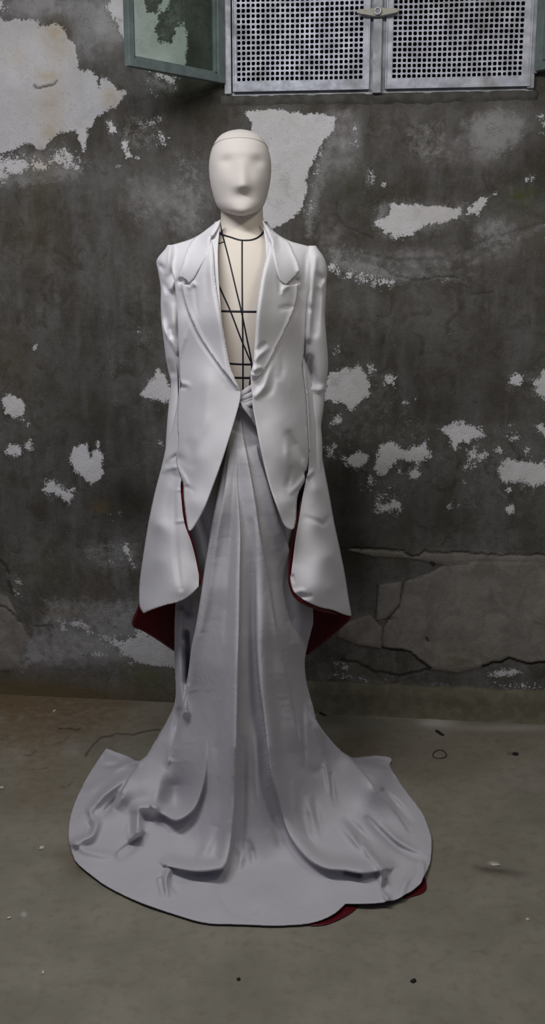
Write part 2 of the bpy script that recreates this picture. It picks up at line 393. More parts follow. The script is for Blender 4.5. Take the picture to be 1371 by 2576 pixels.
# pale paint: (outline, strength, tone)
PAINT = [
 ([(-95,60),(-50,35),(0,50),(20,60),(44,52),(70,50),(93,58),(96,70),(117,67),(146,63),(160,79),(178,105),(187,117),(190,146),(198,172),(213,187),(225,181),(239,195),(245,225),(254,225),(257,195),(274,207),(292,225),(315,233),(292,263),(268,277),(242,295),(228,318),(216,327),(216,350),(210,376),(201,350),(195,324),(160,330),(131,344),(117,359),(111,376),(87,365),(58,356),(44,373),(0,384),(-40,370),(-75,385),(-120,340),(-90,290),(-130,230),(-105,170),(-120,110)],1.15,.62),
 ([(-40,370),(60,380),(110,400),(150,350),(190,380),(222,425),(210,442),(150,425),(90,440),(60,445),(0,470),(-50,462),(-90,480),(-120,430),(-70,380)],.56,.75),
 ([(-40,-20),(30,-20),(25,40),(-40,50)],.5,.8),
 ([(190,40),(215,30),(235,50),(222,76),(200,80)],.5,.6),
 ([(275,-20),(320,-20),(332,60),(332,110),(310,90),(283,55),(268,30)],.78,.95),
 ([(325,-20),(360,-20),(372,28),(396,36),(398,60),(388,80),(404,104),(432,108),(448,64),(464,52),(472,80),(470,120),(464,172),(420,164),(325,148)],.95,.85),
 ([(408,-20),(436,-20),(420,24),(400,34)],.85,.8),
 ([(360,172),(450,196),(434,216),(392,196)],.75,.85),
 ([(350,195),(375,205),(400,225),(390,240),(360,220)],.52,.6),
 ([(264,305),(280,300),(296,318),(296,330),(280,335),(268,322)],.75,.7),
 ([(304,358),(326,352),(328,370),(322,380),(335,392),(318,398),(310,380)],.75,.8),
 ([(340,392),(355,394),(345,401)],.9,.9), ([(292,414),(299,418),(294,428)],.8,.9),
 ([(335,318),(360,300),(395,280),(410,300),(390,325),(350,330)],.55,.6),
 ([(380,345),(400,330),(422,345),(410,370),(395,372)],.62,.7),
 ([(620,285),(650,276),(700,280),(760,288),(810,288),(840,300),(834,330),(815,350),(800,372),(790,400),(775,430),(765,450),(768,480),(762,510),(745,540),(720,556),(690,572),(640,565),(600,500),(600,400),(610,345),(632,330),(638,310)],1.15,.92),
 ([(800,330),(835,330),(830,380),(810,430),(800,480),(790,540),(770,580),(760,540),(775,440)],.44,.5),
 ([(883,312),(900,303),(913,325),(908,365),(893,400),(884,370)],.50,.6),
 ([(913,410),(930,418),(940,440),(932,464),(922,470),(926,440)],.62,.8),
 ([(905,470),(918,462),(915,480),(902,485)],.58,.7), ([(962,456),(972,460),(968,468),(960,465)],.8,.95),
 ([(987,516),(1030,517),(1072,518),(1134,521),(1157,530),(1152,552),(1099,561),(1067,568),(1036,592),(1000,597),(965,583),(947,561),(974,543)],.98,.78),
 ([(1170,525),(1206,498),(1250,485),(1223,512),(1206,539),(1174,540)],.72,.75),
 ([(826,658),(880,678),(930,690),(985,700),(1002,712),(960,724),(915,712),(870,697),(822,676)],.70,.7),
 ([(1040,690),(1100,688),(1160,700),(1180,715),(1120,712),(1060,706)],.50,.5),
 ([(1222,325),(1240,318),(1252,328),(1235,338)],.66,.8), ([(1323,450),(1345,440),(1338,452),(1325,458)],.8,.8),
 ([(1352,290),(1400,260),(1400,330),(1356,335)],.62,.7),
 ([(1350,500),(1400,480),(1400,640),(1360,620)],.42,.4),
 ([(827,940),(862,927),(890,925),(907,916),(929,958),(929,994),(903,1016),(885,1030),(878,1030),(862,1011),(818,1003),(815,970)],.88,.75),
 ([(924,918),(940,915),(946,932),(930,938)],.8,.75), ([(960,940),(980,938),(996,949),(992,971),(965,968)],.78,.75),
 ([(1008,1000),(1025,995),(1050,1002),(1044,1018),(1012,1014)],.60,.7),
 ([(833,1050),(849,1040),(868,1056),(850,1072),(832,1068)],.75,.72), ([(822,1126),(845,1116),(852,1128),(838,1148),(824,1145)],.70,.7),
 ([(858,1154),(880,1145),(894,1134),(929,1145),(931,1167),(894,1186),(872,1170)],.75,.72),
 ([(952,1118),(983,1112),(1010,1127),(1050,1118),(1075,1107),(1083,1150),(1054,1172),(1027,1163),(1000,1150),(985,1180),(968,1198),(950,1196),(938,1176),(944,1150)],.80,.75),
 ([(994,1176),(1010,1170),(1018,1186),(1000,1194)],.72,.7), ([(1022,1182),(1045,1176),(1066,1190),(1058,1205),(1028,1208)],.74,.75),
 ([(910,1208),(930,1198),(946,1210),(930,1228),(914,1222)],.62,.65), ([(950,1238),(985,1228),(988,1250),(955,1256)],.60,.65),
 ([(934,1256),(1018,1252),(1010,1283),(974,1298),(934,1284)],.68,.68),
 ([(1103,1078),(1130,1070),(1161,1060),(1206,1074),(1223,1096),(1192,1109),(1165,1118),(1139,1143),(1132,1110)],.74,.7),
 ([(1174,1132),(1200,1128),(1232,1136),(1223,1163),(1190,1172),(1168,1186),(1162,1175)],.68,.7),
 ([(1239,1134),(1256,1125),(1275,1138),(1260,1146)],.75,.68),
 ([(1268,1154),(1308,1158),(1357,1163),(1400,1170),(1400,1216),(1339,1222),(1312,1208),(1295,1222),(1264,1212),(1248,1186)],.80,.72),
 ([(1270,1232),(1286,1222),(1296,1236),(1280,1242)],.75,.72), ([(1306,1234),(1318,1226),(1330,1238),(1318,1248)],.60,.65),
 ([(1264,1275),(1290,1268),(1298,1286),(1284,1298),(1266,1290)],.72,.7), ([(1146,1264),(1156,1260),(1160,1276),(1148,1280)],.72,.75),
 ([(1120,1268),(1140,1262),(1150,1282),(1125,1284)],.5,.6), ([(1168,1212),(1178,1214),(1172,1222),(1162,1220)],.7,.72),
 ([(1281,945),(1292,936),(1317,940),(1312,971),(1277,968)],.82,.72), ([(1318,945),(1346,948),(1340,970),(1316,972)],.56,.6),
 ([(1342,965),(1371,930),(1420,930),(1420,1010),(1371,1008),(1352,990)],.9,.72),
 ([(1262,1078),(1290,1066),(1310,1080),(1270,1092)],.60,.65), ([(1272,1100),(1296,1093),(1312,1103),(1286,1112)],.74,.7),
 ([(1335,1066),(1352,1062),(1400,1090),(1400,1108),(1362,1095)],.78,.7),
 ([(1315,1130),(1330,1128),(1336,1155),(1320,1158)],.6,.65),
 ([(8,1000),(25,996),(48,1006),(59,1024),(54,1040),(34,1049),(16,1036)],1.15,.82),
 ([(13,1132),(30,1118),(52,1124),(54,1136),(36,1147),(18,1142)],.95,.8), ([(62,1118),(80,1104),(84,1130),(70,1130)],.80,.75),
 ([(50,1056),(62,1050),(60,1062)],.8,.7), ([(64,1072),(72,1068),(70,1077)],.8,.7),
 ([(188,1125),(205,1118),(220,1122),(226,1148),(236,1135),(248,1113),(256,1145),(258,1190),(250,1206),(230,1218),(205,1200),(185,1180),(177,1155)],.95,.8),
 ([(110,1198),(128,1205),(140,1222),(165,1228),(188,1228),(182,1255),(176,1266),(160,1265),(150,1245),(125,1242),(103,1235),(118,1225)],.78,.72),
 ([(356,991),(375,965),(392,940),(398,928),(412,940),(430,965),(434,1005),(410,1010),(385,1003),(365,1003)],.92,.85),
 ([(395,1108),(404,1108),(410,1124),(400,1122)],.75,.7), ([(84,870),(92,870),(90,878),(84,878)],.95,.7),
 ([(838,876),(850,872),(854,888),(842,894)],.72,.65), ([(338,826),(350,820),(372,852),(382,862),(360,858),(344,845)],.52,.6),
 ([(280,1295),(300,1292),(315,1312),(295,1312)],.5,.6),
 ([(304,1372),(322,1366),(330,1392),(346,1422),(336,1425),(318,1398)],.75,.65), ([(265,1392),(285,1390),(280,1416),(262,1420)],.50,.6),
 ([(230,1392),(240,1390),(246,1408),(232,1418)],.5,.6),
 ([(140,1568),(165,1556),(205,1548),(230,1572),(250,1588),(280,1595),(330,1590),(350,1560),(345,1520),(445,1512),(460,1680),(330,1668),(290,1640),(260,1620),(215,1600),(180,1585),(150,1592)],.60,.3),
 ([(300,1640),(340,1600),(460,1580),(460,1682),(350,1670)],.92,.10),
 ([(36,1450),(54,1450),(56,1500),(38,1504)],.60,.5), ([(190,1640),(240,1625),(300,1640),(290,1665),(220,1660)],.5,.45),
 ([(830,1692),(880,1696),(965,1713),(900,1712),(830,1705)],.66,.4), ([(1228,1690),(1290,1682),(1310,1690),(1270,1702),(1230,1700)],.85,.45),
 ([(1240,1716),(1400,1725),(1400,1740),(1260,1726)],.62,.45), ([(840,1664),(875,1672),(905,1692),(870,1690),(845,1690)],.62,.4),
]
# broad tones: weathering, plus cast shadows painted into the colour: (cx, cy, rx, ry, amount)
SHADE = [(27,228,12,14,-.5),(60,150,110,75,.75),(190,250,50,40,.25),(90,10,160,40,.5),(210,120,60,60,.15),(60,420,180,60,.25),(240,60,60,60,.35),(300,60,60,90,.35),(470,130,60,110,-.45),(510,260,70,90,-.55),(330,260,120,90,-.2),  # dark blob below the open sash is its shadow, painted on
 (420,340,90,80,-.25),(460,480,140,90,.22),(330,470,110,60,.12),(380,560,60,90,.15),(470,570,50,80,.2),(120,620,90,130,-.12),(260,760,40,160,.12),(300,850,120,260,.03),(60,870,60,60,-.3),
 (160,980,160,120,-.12),(230,1060,200,200,-.15),(300,1180,100,160,-.25),(60,1300,160,90,-.3),(330,1270,90,70,-.5),(120,1420,140,70,.06),(250,1500,170,80,.06),  # darkest blob here paints the figure's smaller shadow at its left
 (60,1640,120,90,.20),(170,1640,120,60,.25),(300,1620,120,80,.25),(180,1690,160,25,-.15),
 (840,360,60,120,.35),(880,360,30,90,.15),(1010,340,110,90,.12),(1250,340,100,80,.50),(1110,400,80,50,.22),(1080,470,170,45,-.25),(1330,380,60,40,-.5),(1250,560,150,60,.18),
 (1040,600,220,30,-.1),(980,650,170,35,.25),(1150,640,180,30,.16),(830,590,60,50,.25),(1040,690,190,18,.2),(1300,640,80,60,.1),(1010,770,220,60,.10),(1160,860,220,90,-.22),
 (1010,1050,140,70,-.3),(1180,1000,140,80,-.25),(860,1260,70,160,-.62),(1070,1290,150,80,-.30),(900,1390,80,60,-.35),(905,1470,50,75,-.38),(1160,1360,200,35,-.05),(900,1560,60,60,.05),(870,1640,80,40,-.1),  # tall dark blob paints the figure's shadow on the wall at its right
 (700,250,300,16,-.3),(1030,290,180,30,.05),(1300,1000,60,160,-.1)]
OCHRE = [(140,80,40,28,.9),(150,130,34,30,.5),(120,190,28,14,.7),(125,265,30,60,.65),(275,248,22,24,.9),(40,140,30,26,.35),(130,335,26,20,.6),(110,445,34,50,.55),(90,590,70,80,.35),(30,900,60,80,.35),
 (252,1276,22,16,.9),(1330,590,26,40,.4),(100,1420,70,60,.18),(40,1730,160,34,1.0),(250,1748,200,26,.85),(160,1540,60,14,.5),(240,1490,60,60,.2)]
MOSS = [(1155,1650,58,26,.55),(1320,490,40,20,.8),(1290,520,40,30,.5),(900,470,70,60,.25),(380,1700,90,40,.7),(330,1660,60,30,.3),(100,1450,80,60,.25),(900,1680,90,25,.5),(990,1390,80,30,.2),(520,200,60,60,.2)]
PLASTER = [[(1018,1461),(1050,1450),(1090,1435),(1125,1417),(1200,1410),(1420,1412),(1420,1662),(1371,1662),(1326,1669),(1281,1655),(1246,1664),(1223,1672),(1150,1690),(1083,1681),(1045,1653),(1010,1635),(969,1635),(963,1610),(965,1577),(1005,1524)],
           [(862,1379),(1014,1384),(1032,1399),(1050,1397),(1067,1386),(1143,1388),(1420,1396),(1420,1420),(1200,1413),(1125,1420),(1085,1412),(1030,1402),(940,1398)],
           [(955,1470),(1010,1462),(1004,1520),(965,1562),(948,1560),(950,1510)],[(860,1570),(930,1545),(962,1580),(958,1630),(900,1620),(850,1600)],
           [(-40,1480),(20,1500),(50,1560),(70,1600),(50,1680),(-40,1690)]]
CRACKS = [([(862,1379),(930,1379),(1014,1384),(1026,1396),(1034,1401),(1050,1397),(1067,1386),(1100,1390),(1143,1388),(1260,1396),(1420,1394)],2.2,.9),
 ([(963,1632),(985,1634),(1010,1635),(1030,1642),(1045,1653),(1068,1672),(1083,1680)],3.4,1.0), ([(1215,1677),(1235,1668),(1260,1666),(1281,1656),(1300,1663),(1326,1669),(1345,1669),(1420,1660)],3.2,1.0),
 ([(1018,1461),(1012,1490),(1005,1524),(985,1545),(965,1577),(960,1610)],1.6,.5), ([(948,1470),(947,1520),(942,1556)],1.6,.5), ([(1018,1461),(1060,1450),(1090,1435),(1110,1422),(1180,1420)],1.6,.45),
 ([(858,1660),(900,1668),(940,1690),(1010,1700),(1080,1684)],3.0,.8), ([(944,1562),(965,1560),(990,1554)],1.6,.6),
 ([(97,221),(108,219),(120,217),(133,213),(142,205)],2.6,.95), ([(86,215),(92,219)],3.2,.9), ([(285,42),(296,50),(320,54)],1.6,.5),
 ([(0,1524),(20,1530),(38,1548),(50,1565)],2.4,.8), ([(0,1412),(14,1425),(20,1440)],4,.6), ([(20,1465),(30,1495)],5,.6), ([(85,1575),(130,1575)],2,.5),
 ([(1074,1606),(1075,1610)],4.0,1.0), ([(1087,1418),(1090,1423)],4.0,1.0), ([(845,540),(870,570),(940,600)],3,.35), ([(960,670),(985,690),(1040,705),(1080,702)],2.6,.5), ([(1070,700),(1130,695),(1155,700)],2.0,.6), ([(1190,1010),(1200,1014)],2,.3),
 ([(1186,740),(1240,735)],2,.4), ([(960,465),(975,472)],2.2,.6), ([(860,560),(845,530),(852,500)],3,.3), ([(1150,640),(1230,600),(1371,560)],4,.25), ([(900,635),(1000,655),(1120,650)],4,.3), ([(226,1132),(229,1152)],4,.6)]

# thin lime wash that still veils the plaster
HAZE = [([(790,300),(840,298),(846,360),(826,430),(815,480),(802,540),(790,595),(768,600),(758,545),(770,480),(790,400),(828,350)],.75),([(880,312),(903,302),(915,330),(908,380),(890,420),(880,380)],.8),([(908,405),(935,415),(942,450),(930,480),(905,490),(912,460)],.7),
 ([(835,590),(870,612),(960,640),(1080,655),(1180,645),(1260,600),(1371,545),(1400,575),(1270,632),(1190,672),(1080,685),(950,670),(860,640)],.55),([(1180,560),(1260,538),(1320,560),(1300,620),(1200,640)],.6),([(815,605),(900,640),(1000,668),(1045,700),(1000,730),(900,718),(815,680)],.65),
 ([(1030,688),(1100,682),(1165,696),(1185,716),(1120,714),(1060,708)],.75),([(1170,290),(1260,270),(1330,300),(1320,360),(1260,400),(1180,380)],.72),([(1000,300),(1120,290),(1140,360),(1100,430),(1020,400)],.45),([(940,500),(1180,500),(1180,560),(1060,600),(960,610),(930,560)],.6),
 ([(40,-30),(150,-30),(140,30),(100,60),(60,40)],.6),([(180,30),(225,15),(245,60),(220,95),(190,85)],.75),([(255,-30),(330,-30),(335,120),(300,110),(262,60)],.7),([(330,-30),(470,-30),(480,130),(460,190),(330,170)],.45),([(345,170),(460,190),(440,240),(360,235)],.55),
 ([(-60,370),(120,375),(230,400),(225,450),(120,470),(-60,490)],.65),([(330,280),(420,270),(430,370),(380,400),(300,390),(262,330)],.45),([(430,370),(530,390),(525,600),(470,620),(430,520)],.45),([(330,470),(400,470),(390,560),(330,560)],.4),
 ([(805,915),(1010,900),(1100,1090),(1075,1200),(1010,1310),(920,1300),(905,1190),(810,1160)],.34),([(1085,1055),(1240,1050),(1400,1130),(1400,1240),(1270,1310),(1120,1290),(1150,1190)],.36),([(1260,920),(1400,910),(1400,1030),(1330,1000),(1260,985)],.45),
 ([(90,1190),(200,1220),(190,1280),(120,1260)],.5),([(170,1110),(270,1100),(275,1200),(230,1230),(165,1190)],.45),([(200,1350),(360,1350),(360,1440),(260,1450),(200,1420)],.5),([(100,1500),(450,1500),(460,1690),(250,1670),(100,1600)],.6),([(-60,1560),(80,1580),(140,1660),(60,1700),(-60,1690)],.55),
 ([(320,810),(395,820),(390,870),(340,880)],.5),([(260,880),(300,880),(300,1040),(268,1040)],.4),([(350,920),(440,920),(440,1010),(350,1010)],.4),([(800,1685),(960,1710),(1400,1735),(1400,1755),(960,1728),(800,1705)],.7),([(1000,1380),(1400,1395),(1400,1412),(1000,1398)],.6),([(1100,1408),(1180,1400),(1260,1412),(1180,1420)],.6)]
def blobs(lst, x, y):
    o = np.zeros(x.shape)
    for cx, cy, rx, ry, a in lst:
        k = (np.abs(x - cx) < 3 * rx) & (np.abs(y - cy) < 3 * ry)
        o[k] += a * np.exp(-((x[k] - cx) / rx) ** 2 - ((y[k] - cy) / ry) ** 2)
    return o
def poly_field(poly, x, y, soft, marg=60):
    p = np.array(poly, float); a, b = p.min(0) - marg, p.max(0) + marg
    k = (x > a[0]) & (x < b[0]) & (y > a[1]) & (y < b[1])
    o = np.full(x.shape, -1.0)
    if k.any():
        xx, yy = x[k], y[k]; d, _, _ = seg_dist(p, xx, yy, True)
        o[k] = np.clip(np.where(inside(p, xx, yy), d, -d) / soft, -1, 1)
    return o
def crack_field(lst, x, y):
    o = np.zeros(x.shape)
    for line, w, a in lst:
        p = np.array(line, float)
        k = (x > p[:, 0].min() - 20) & (x < p[:, 0].max() + 20) & (y > p[:, 1].min() - 20) & (y < p[:, 1].max() + 20)
        if k.any():
            jx = .9 * np.sin(y[k] * .31 + x[k] * .17) + .6 * np.sin(y[k] * .83); jy = 1.2 * np.sin(x[k] * .137 + 2 * np.sin(x[k] * .041)) + .7 * np.sin(x[k] * .53 + np.sin(x[k] * .19))
            d, _, _ = seg_dist(p, x[k] + jx, y[k] + jy)
            o[k] = np.maximum(o[k], a * np.exp(-(d / w) ** 2))
    return o
vis = (np.abs(GX) < 1.2) & (GZ < 2.5)
fx, fy = np.where(vis, PX, -9e3), np.where(vis, PY, -9e3)
paint = np.zeros(GX.shape); tone = np.full(GX.shape, .6)
for poly, st, tn in PAINT:
    f = poly_field(poly, fx, fy, 15.0 if st > .7 else 26.0)
    v = (f * .5 + .5) * st; k = v > paint; tn = min(1.0, tn * 1.3) if poly is not PAINT[0][0] and tn > .5 else tn
    paint = np.where(k, v, paint); tone = np.where(k & (f > -.9), tn, tone)
haze = np.zeros(GX.shape)
for poly, st in HAZE: haze = np.maximum(haze, (poly_field(poly, fx, fy, 24.0) * .5 + .5) * st)
plas = np.zeros(GX.shape)
for poly in PLASTER: plas = np.maximum(plas, poly_field(poly, fx, fy, 7.0) * .5 + .5)
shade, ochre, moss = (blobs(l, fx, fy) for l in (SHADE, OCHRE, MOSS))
crack = crack_field(CRACKS, fx, fy)
depth = .0012 * np.clip(paint * 1.5 - .2, 0, 1) + .006 * plas - .007 * crack + .0018 * np.sin(GX * 9 + 1) * np.sin(GZ * 7)
nrm = np.array([WS, -1, 0]) / S_LEN                       # towards the room
WV = WP + depth[..., None] * nrm * vis[..., None]
def grid_mesh(name, V, mask=None):
    r, c = V.shape[:2]; idx = np.arange(r * c).reshape(r, c)
    q = np.stack([idx[:-1, :-1], idx[:-1, 1:], idx[1:, 1:], idx[1:, :-1]], -1)
    if mask is not None: q = q[mask]
    q = q.reshape(-1, 4)
    me = bpy.data.meshes.new(name)
    me.vertices.add(r * c); me.vertices.foreach_set('co', V.reshape(-1).astype(np.float32))
    me.loops.add(q.size); me.loops.foreach_set('vertex_index', q.reshape(-1).astype(np.int32))
    me.polygons.add(len(q)); me.polygons.foreach_set('loop_start', np.arange(0, q.size, 4, dtype=np.int32))
    me.update(calc_edges=True); me.validate()
    return me
def set_attr(me, **kw):
    for k, v in kw.items():
        a = me.attributes.new(k, 'FLOAT', 'POINT'); a.data.foreach_set('value', v.reshape(-1).astype(np.float32))
cxm = (GX[:-1, :-1] + GX[1:, 1:]) / 2; czm = (GZ[:-1, :-1] + GZ[1:, 1:]) / 2
hole = (cxm > OPEN['x0']) & (cxm < OPEN['x1']) & (czm > OPEN['z0']) & (czm < OPEN['z1'])
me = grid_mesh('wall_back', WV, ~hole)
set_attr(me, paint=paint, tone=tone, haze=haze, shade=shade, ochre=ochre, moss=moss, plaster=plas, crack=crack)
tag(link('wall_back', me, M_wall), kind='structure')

# ------------------------------------------------------------------ the floor
hx = graded(-3.6, 3.6, -.95, .95, .005, .3); hy = graded(-1.6, 3.78, 1.75, 3.44, .005, .3)
HX, HY = np.meshgrid(hx, hy)
FP = np.stack([HX, HY, 0 * HX], -1)
qx, qy = project(FP); ok = (HY > 1.5)
qx, qy = np.where(ok, qx, -9e3), np.where(ok, qy, -9e3)
F_OCHRE = [(120,1765,260,50,1.0),(60,1850,160,70,.75),(300,1830,140,40,.4),(90,2010,110,60,.4),(0,1740,60,30,.6),(880,1890,100,40,.45),(1250,1870,180,60,.35),(1150,2130,80,60,.25),(190,2150,40,40,.4),(1080,1950,120,60,.25),(100,1930,120,60,.25)]
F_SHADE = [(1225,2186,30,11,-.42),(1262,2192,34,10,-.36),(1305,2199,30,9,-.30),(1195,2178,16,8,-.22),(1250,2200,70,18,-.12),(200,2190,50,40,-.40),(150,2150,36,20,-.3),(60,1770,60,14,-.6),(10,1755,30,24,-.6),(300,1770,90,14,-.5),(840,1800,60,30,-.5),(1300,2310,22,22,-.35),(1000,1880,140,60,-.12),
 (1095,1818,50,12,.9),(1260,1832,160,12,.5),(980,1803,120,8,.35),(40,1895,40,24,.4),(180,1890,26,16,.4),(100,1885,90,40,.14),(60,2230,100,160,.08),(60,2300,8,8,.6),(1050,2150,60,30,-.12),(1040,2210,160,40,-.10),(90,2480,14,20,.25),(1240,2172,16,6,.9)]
F_CRACK = [([(148,1833),(170,1830),(188,1836),(202,1830)],2.6,.8),([(215,1900),(235,1872),(255,1855),(285,1847),(305,1844),(330,1848),(352,1842),(402,1834)],2.2,.8),([(140,1870),(160,1865),(175,1850)],2.2,.4),([(60,1900),(80,1896),(90,1885)],2.0,.5),([(150,1980),(170,1978),(182,1968)],1.8,.5),([(100,1935),(120,1932)],1.8,.4),([(0,1860),(20,1850)],2,.4),
           ([(730,2368),(780,2385),(815,2393)],1.6,.25),([(1280,1895),(1300,1898)],4,.5),([(1195,2390),(1230,2400)],2,.25),([(120,1730),(170,1738)],2,.4)]
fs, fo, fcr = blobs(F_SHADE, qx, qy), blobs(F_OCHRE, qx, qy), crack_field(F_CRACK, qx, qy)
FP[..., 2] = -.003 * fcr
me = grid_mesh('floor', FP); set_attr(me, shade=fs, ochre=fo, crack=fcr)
tag(link('floor', me, M_floor), kind='structure')

# skirting of cement along the right half of the wall
def wall_frame(px, py):                                    # X along the wall, Y out into the room, Z up
    p = at_wall(px, py); return p
ang = math.atan(WS)
def wall_M(x, z=0.0, out=0.0):
    e1 = Vector((1, WS, 0)).normalized(); e2 = Vector((WS, -1, 0)).normalized()
    o = Vector((x, wall_y(x), z)) + e2 * out
    return Matrix(((e1.x, e2.x, 0, o.x), (e1.y, e2.y, 0, o.y), (0, 0, 1, o.z), (0, 0, 0, 1)))
xb0, xb1 = float(at_wall(640, 1780)[0]), 3.5
n = 240; V = []; Fc = []
prof = [(0.0, .108), (.014, .108), (.021, .102), (.024, .06), (.027, .012), (.034, 0.0)]
for i in range(n + 1):
    s = i / n; xx = xb0 + (xb1 - xb0) * (s ** 1.6); M = wall_M(xx)
    w = .0016 * math.sin(xx * 31) + .0012 * math.sin(xx * 77 + 1)
    for q, (d, z) in enumerate(prof): V.append(M @ Vector((0, d + (w if q else 0), z + (w if q < 3 else 0))))
k = len(prof)
for i in range(n):
    for j in range(k - 1): Fc.append((i * k + j, i * k + j + 1, (i + 1) * k + j + 1, (i + 1) * k + j))
Fc.append(tuple(range(k))[::-1])
tag(link('baseboard_back', mesh('baseboard_back', V, Fc), M_board), kind='structure')

# ------------------------------------------------------------------ the window: two perforated shutters, mullion, latch, and the casements folded out
Mw = wall_M(OPEN['x0']); e1 = Vector((1, WS, 0)).normalized()
def wx(px, py=120): return float((at_wall(px, py)[0] - OPEN['x0']) * S_LEN)      # distance along the wall from the opening's left edge
WW = wx(1340)
win = empty('window_1', Mw @ Vector((WW / 2, 0, 2.0))); tag(win, kind='structure')
Z0, Z1 = OPEN['z0'], OPEN['z1']
bm = bmesh.new()                                           # shaft behind the shutters
box_bm(bm, (-.002, -.30, Z0 - .002), (WW + .002, -.31, Z1 + .002)); box_bm(bm, (-.012, -.30, Z0), (-.002, -.004, Z1)); box_bm(bm, (WW + .002, -.30, Z0), (WW + .012, -.004, Z1))
box_bm(bm, (0, -.30, Z0 - .012), (WW, -.004, Z0 - .002)); box_bm(bm, (0, -.30, Z1), (WW, -.004, Z1 + .012))
bm.transform(Mw); from_bm('shaft', bm, M_void, win)
def bars(name, lst, mat, parent, bev=.002):
    bm = bmesh.new()
    for lo, hi in lst: box_bm(bm, lo, hi, bevel=bev)
    bm.transform(Mw); return from_bm(name, bm, mat, parent)
xm0, xm1 = wx(939), wx(961)
bars('frame', [((-.006, -.01, Z0 - .004), (wx(585) - .002, .018, Z1)), ((WW - .012, -.01, Z0 - .004), (WW + .008, .018, Z1)), ((-.006, -.01, Z1 - .02), (WW + .008, .018, Z1 + .01)),
               ((-.006, -.012, Z0 - .012), (WW + .008, .004, Z0 + .002))], M_frame, win)
bars('mullion', [((xm0, -.01, Z0 - .01), (xm1, .026, Z1)), ((xm0 - .012, -.01, Z0), (xm1 + .012, .006, Z1))], M_frame, win)
def grille(px0, px1, pz_low, hx0, hx1):
    """perforated sheet: a border and 26 columns of rounded square holes"""
    x0, x1 = wx(px0), wx(px1); a, b = wx(hx0), wx(hx1); nc = 26; p = (b - a) / nc
    zb = Z0 + .030; nr = int((Z1 - .03 - zb) / p); V = []; Fc = []; cache = {}
    def wob(x, z): return .003 * math.sin(x * 17 + z * 9) + .0025 * math.sin(z * 23 - x * 8)
    def vert(x, y, z):
        key = (round(x, 5), round(y, 4), round(z, 5))
        if key not in cache: cache[key] = len(V); V.append((x, y, z))
        return cache[key]
    hs = .345 * p; r8 = [(1, .55), (.55, 1), (-.55, 1), (-1, .55), (-1, -.55), (-.55, -1), (.55, -1), (1, -.55)]
    for i in range(nc):
        for j in range(nr):
            cx, cz = a + (i + .5) * p, zb + (j + .5) * p
            q = lambda x, z, d=0.0: (x, .010 + wob(x, z) - d, z)
            o8 = [(.5, .25), (.25, .5), (-.25, .5), (-.5, .25), (-.5, -.25), (-.25, -.5), (.25, -.5), (.5, -.25)]
            oc = [vert(*q(cx + s * p, cz + t * p)) for s, t in o8]
            co = [vert(*q(cx + s * p / 2, cz + t * p / 2)) for s, t in ((1, 1), (-1, 1), (-1, -1), (1, -1))]
            jit = 1 + random.uniform(-.07, .07)
            ic = [vert(*q(cx + s * hs * jit, cz + t * hs * jit)) for s, t in r8]
            ib = [vert(*q(cx + s * hs * jit, cz + t * hs * jit, .003)) for s, t in r8]
            for e in range(8):
                f = (e + 1) % 8
                Fc.append((oc[e], ic[e], ic[f], oc[f])); Fc.append((ic[e], ib[e], ib[f], ic[f]))
            for e, c in ((0, 0), (2, 1), (4, 2), (6, 3)): Fc.append((oc[e], oc[e + 1], co[c]))
    V = [Mw @ Vector(v) for v in V]
    s = link('grille_panel', mesh('grille_panel', V, Fc), M_grille, win, smooth=False)
    bm = bmesh.new(); zt = zb + nr * p
    for lo, hi in (((x0, .0, Z0 + .004), (a + .002, .016, Z1)), ((b - .002, .0, Z0 + .004), (x1, .016, Z1)), ((x0, .0, Z0 + .002), (x1, .017, zb + .002)), ((x0, .0, zt - .002), (x1, .016, Z1))): box_bm(bm, lo, hi, bevel=.002)
    lip = .004
    for lo, hi in (((x0, .014, Z0 + .003), (x0 + lip, .021, Z1)), ((x1 - lip, .014, Z0 + .003), (x1, .021, Z1)), ((x0, .014, Z0 + .001), (x1, .022, Z0 + .007))): box_bm(bm, lo, hi, bevel=.001)
    bm.transform(Mw); from_bm('border', bm, M_grille, s)
grille(587, 931, 0, 596, 915); grille(971, 1336, 0, 987, 1316)
# latch: a winged bar under a round bolt
zl = float(at_wall(951, 38)[2]); xl = wx(951, 38)
bm = bmesh.new()
prof = [(-.062, .006), (-.05, .010), (-.03, .009), (-.012, .013), (.012, .013), (.03, .009), (.05, .010), (.062, .006), (.062, -.002), (.05, -.006), (.03, -.010), (.012, -.014), (-.012, -.014), (-.03, -.010), (-.05, -.006), (-.062, -.002)]
f = [bm.verts.new((xl + x, .036, zl + z)) for x, z in prof]; g = [bm.verts.new((xl + x * .98, .045, zl + z * .8)) for x, z in prof]
bm.faces.new(g)
for i in range(len(f)): j = (i + 1) % len(f); bm.faces.new((f[i], f[j], g[j], g[i]))
bmesh.ops.recalc_face_normals(bm, faces=bm.faces); bm.transform(Mw); latch = from_bm('latch', bm, M_brass, win)
bm = bmesh.new(); Mr = Mw @ Matrix.Translation((xl, .047, zl)) @ Matrix.Rotation(math.radians(90), 4, 'X')
bmesh.ops.create_cone(bm, cap_ends=True, segments=20, radius1=.0080, radius2=.0075, depth=.010, matrix=Mr); from_bm('bolt', bm, M_frame, latch)
C_ = Mw @ Vector((xl, .0535, zl)); E1 = Mw.to_3x3() @ Vector((1, 0, 0))
tube('bolt_ring', [C_ + E1 * (.0088 * math.cos(q)) + Vector((0, 0, .0088 * math.sin(q))) for q in np.linspace(0, 2 * math.pi, 24, endpoint=False)], .0022, plain('bright_zinc', (0.75, 0.75, 0.80), .35, .4), latch, 8, True)
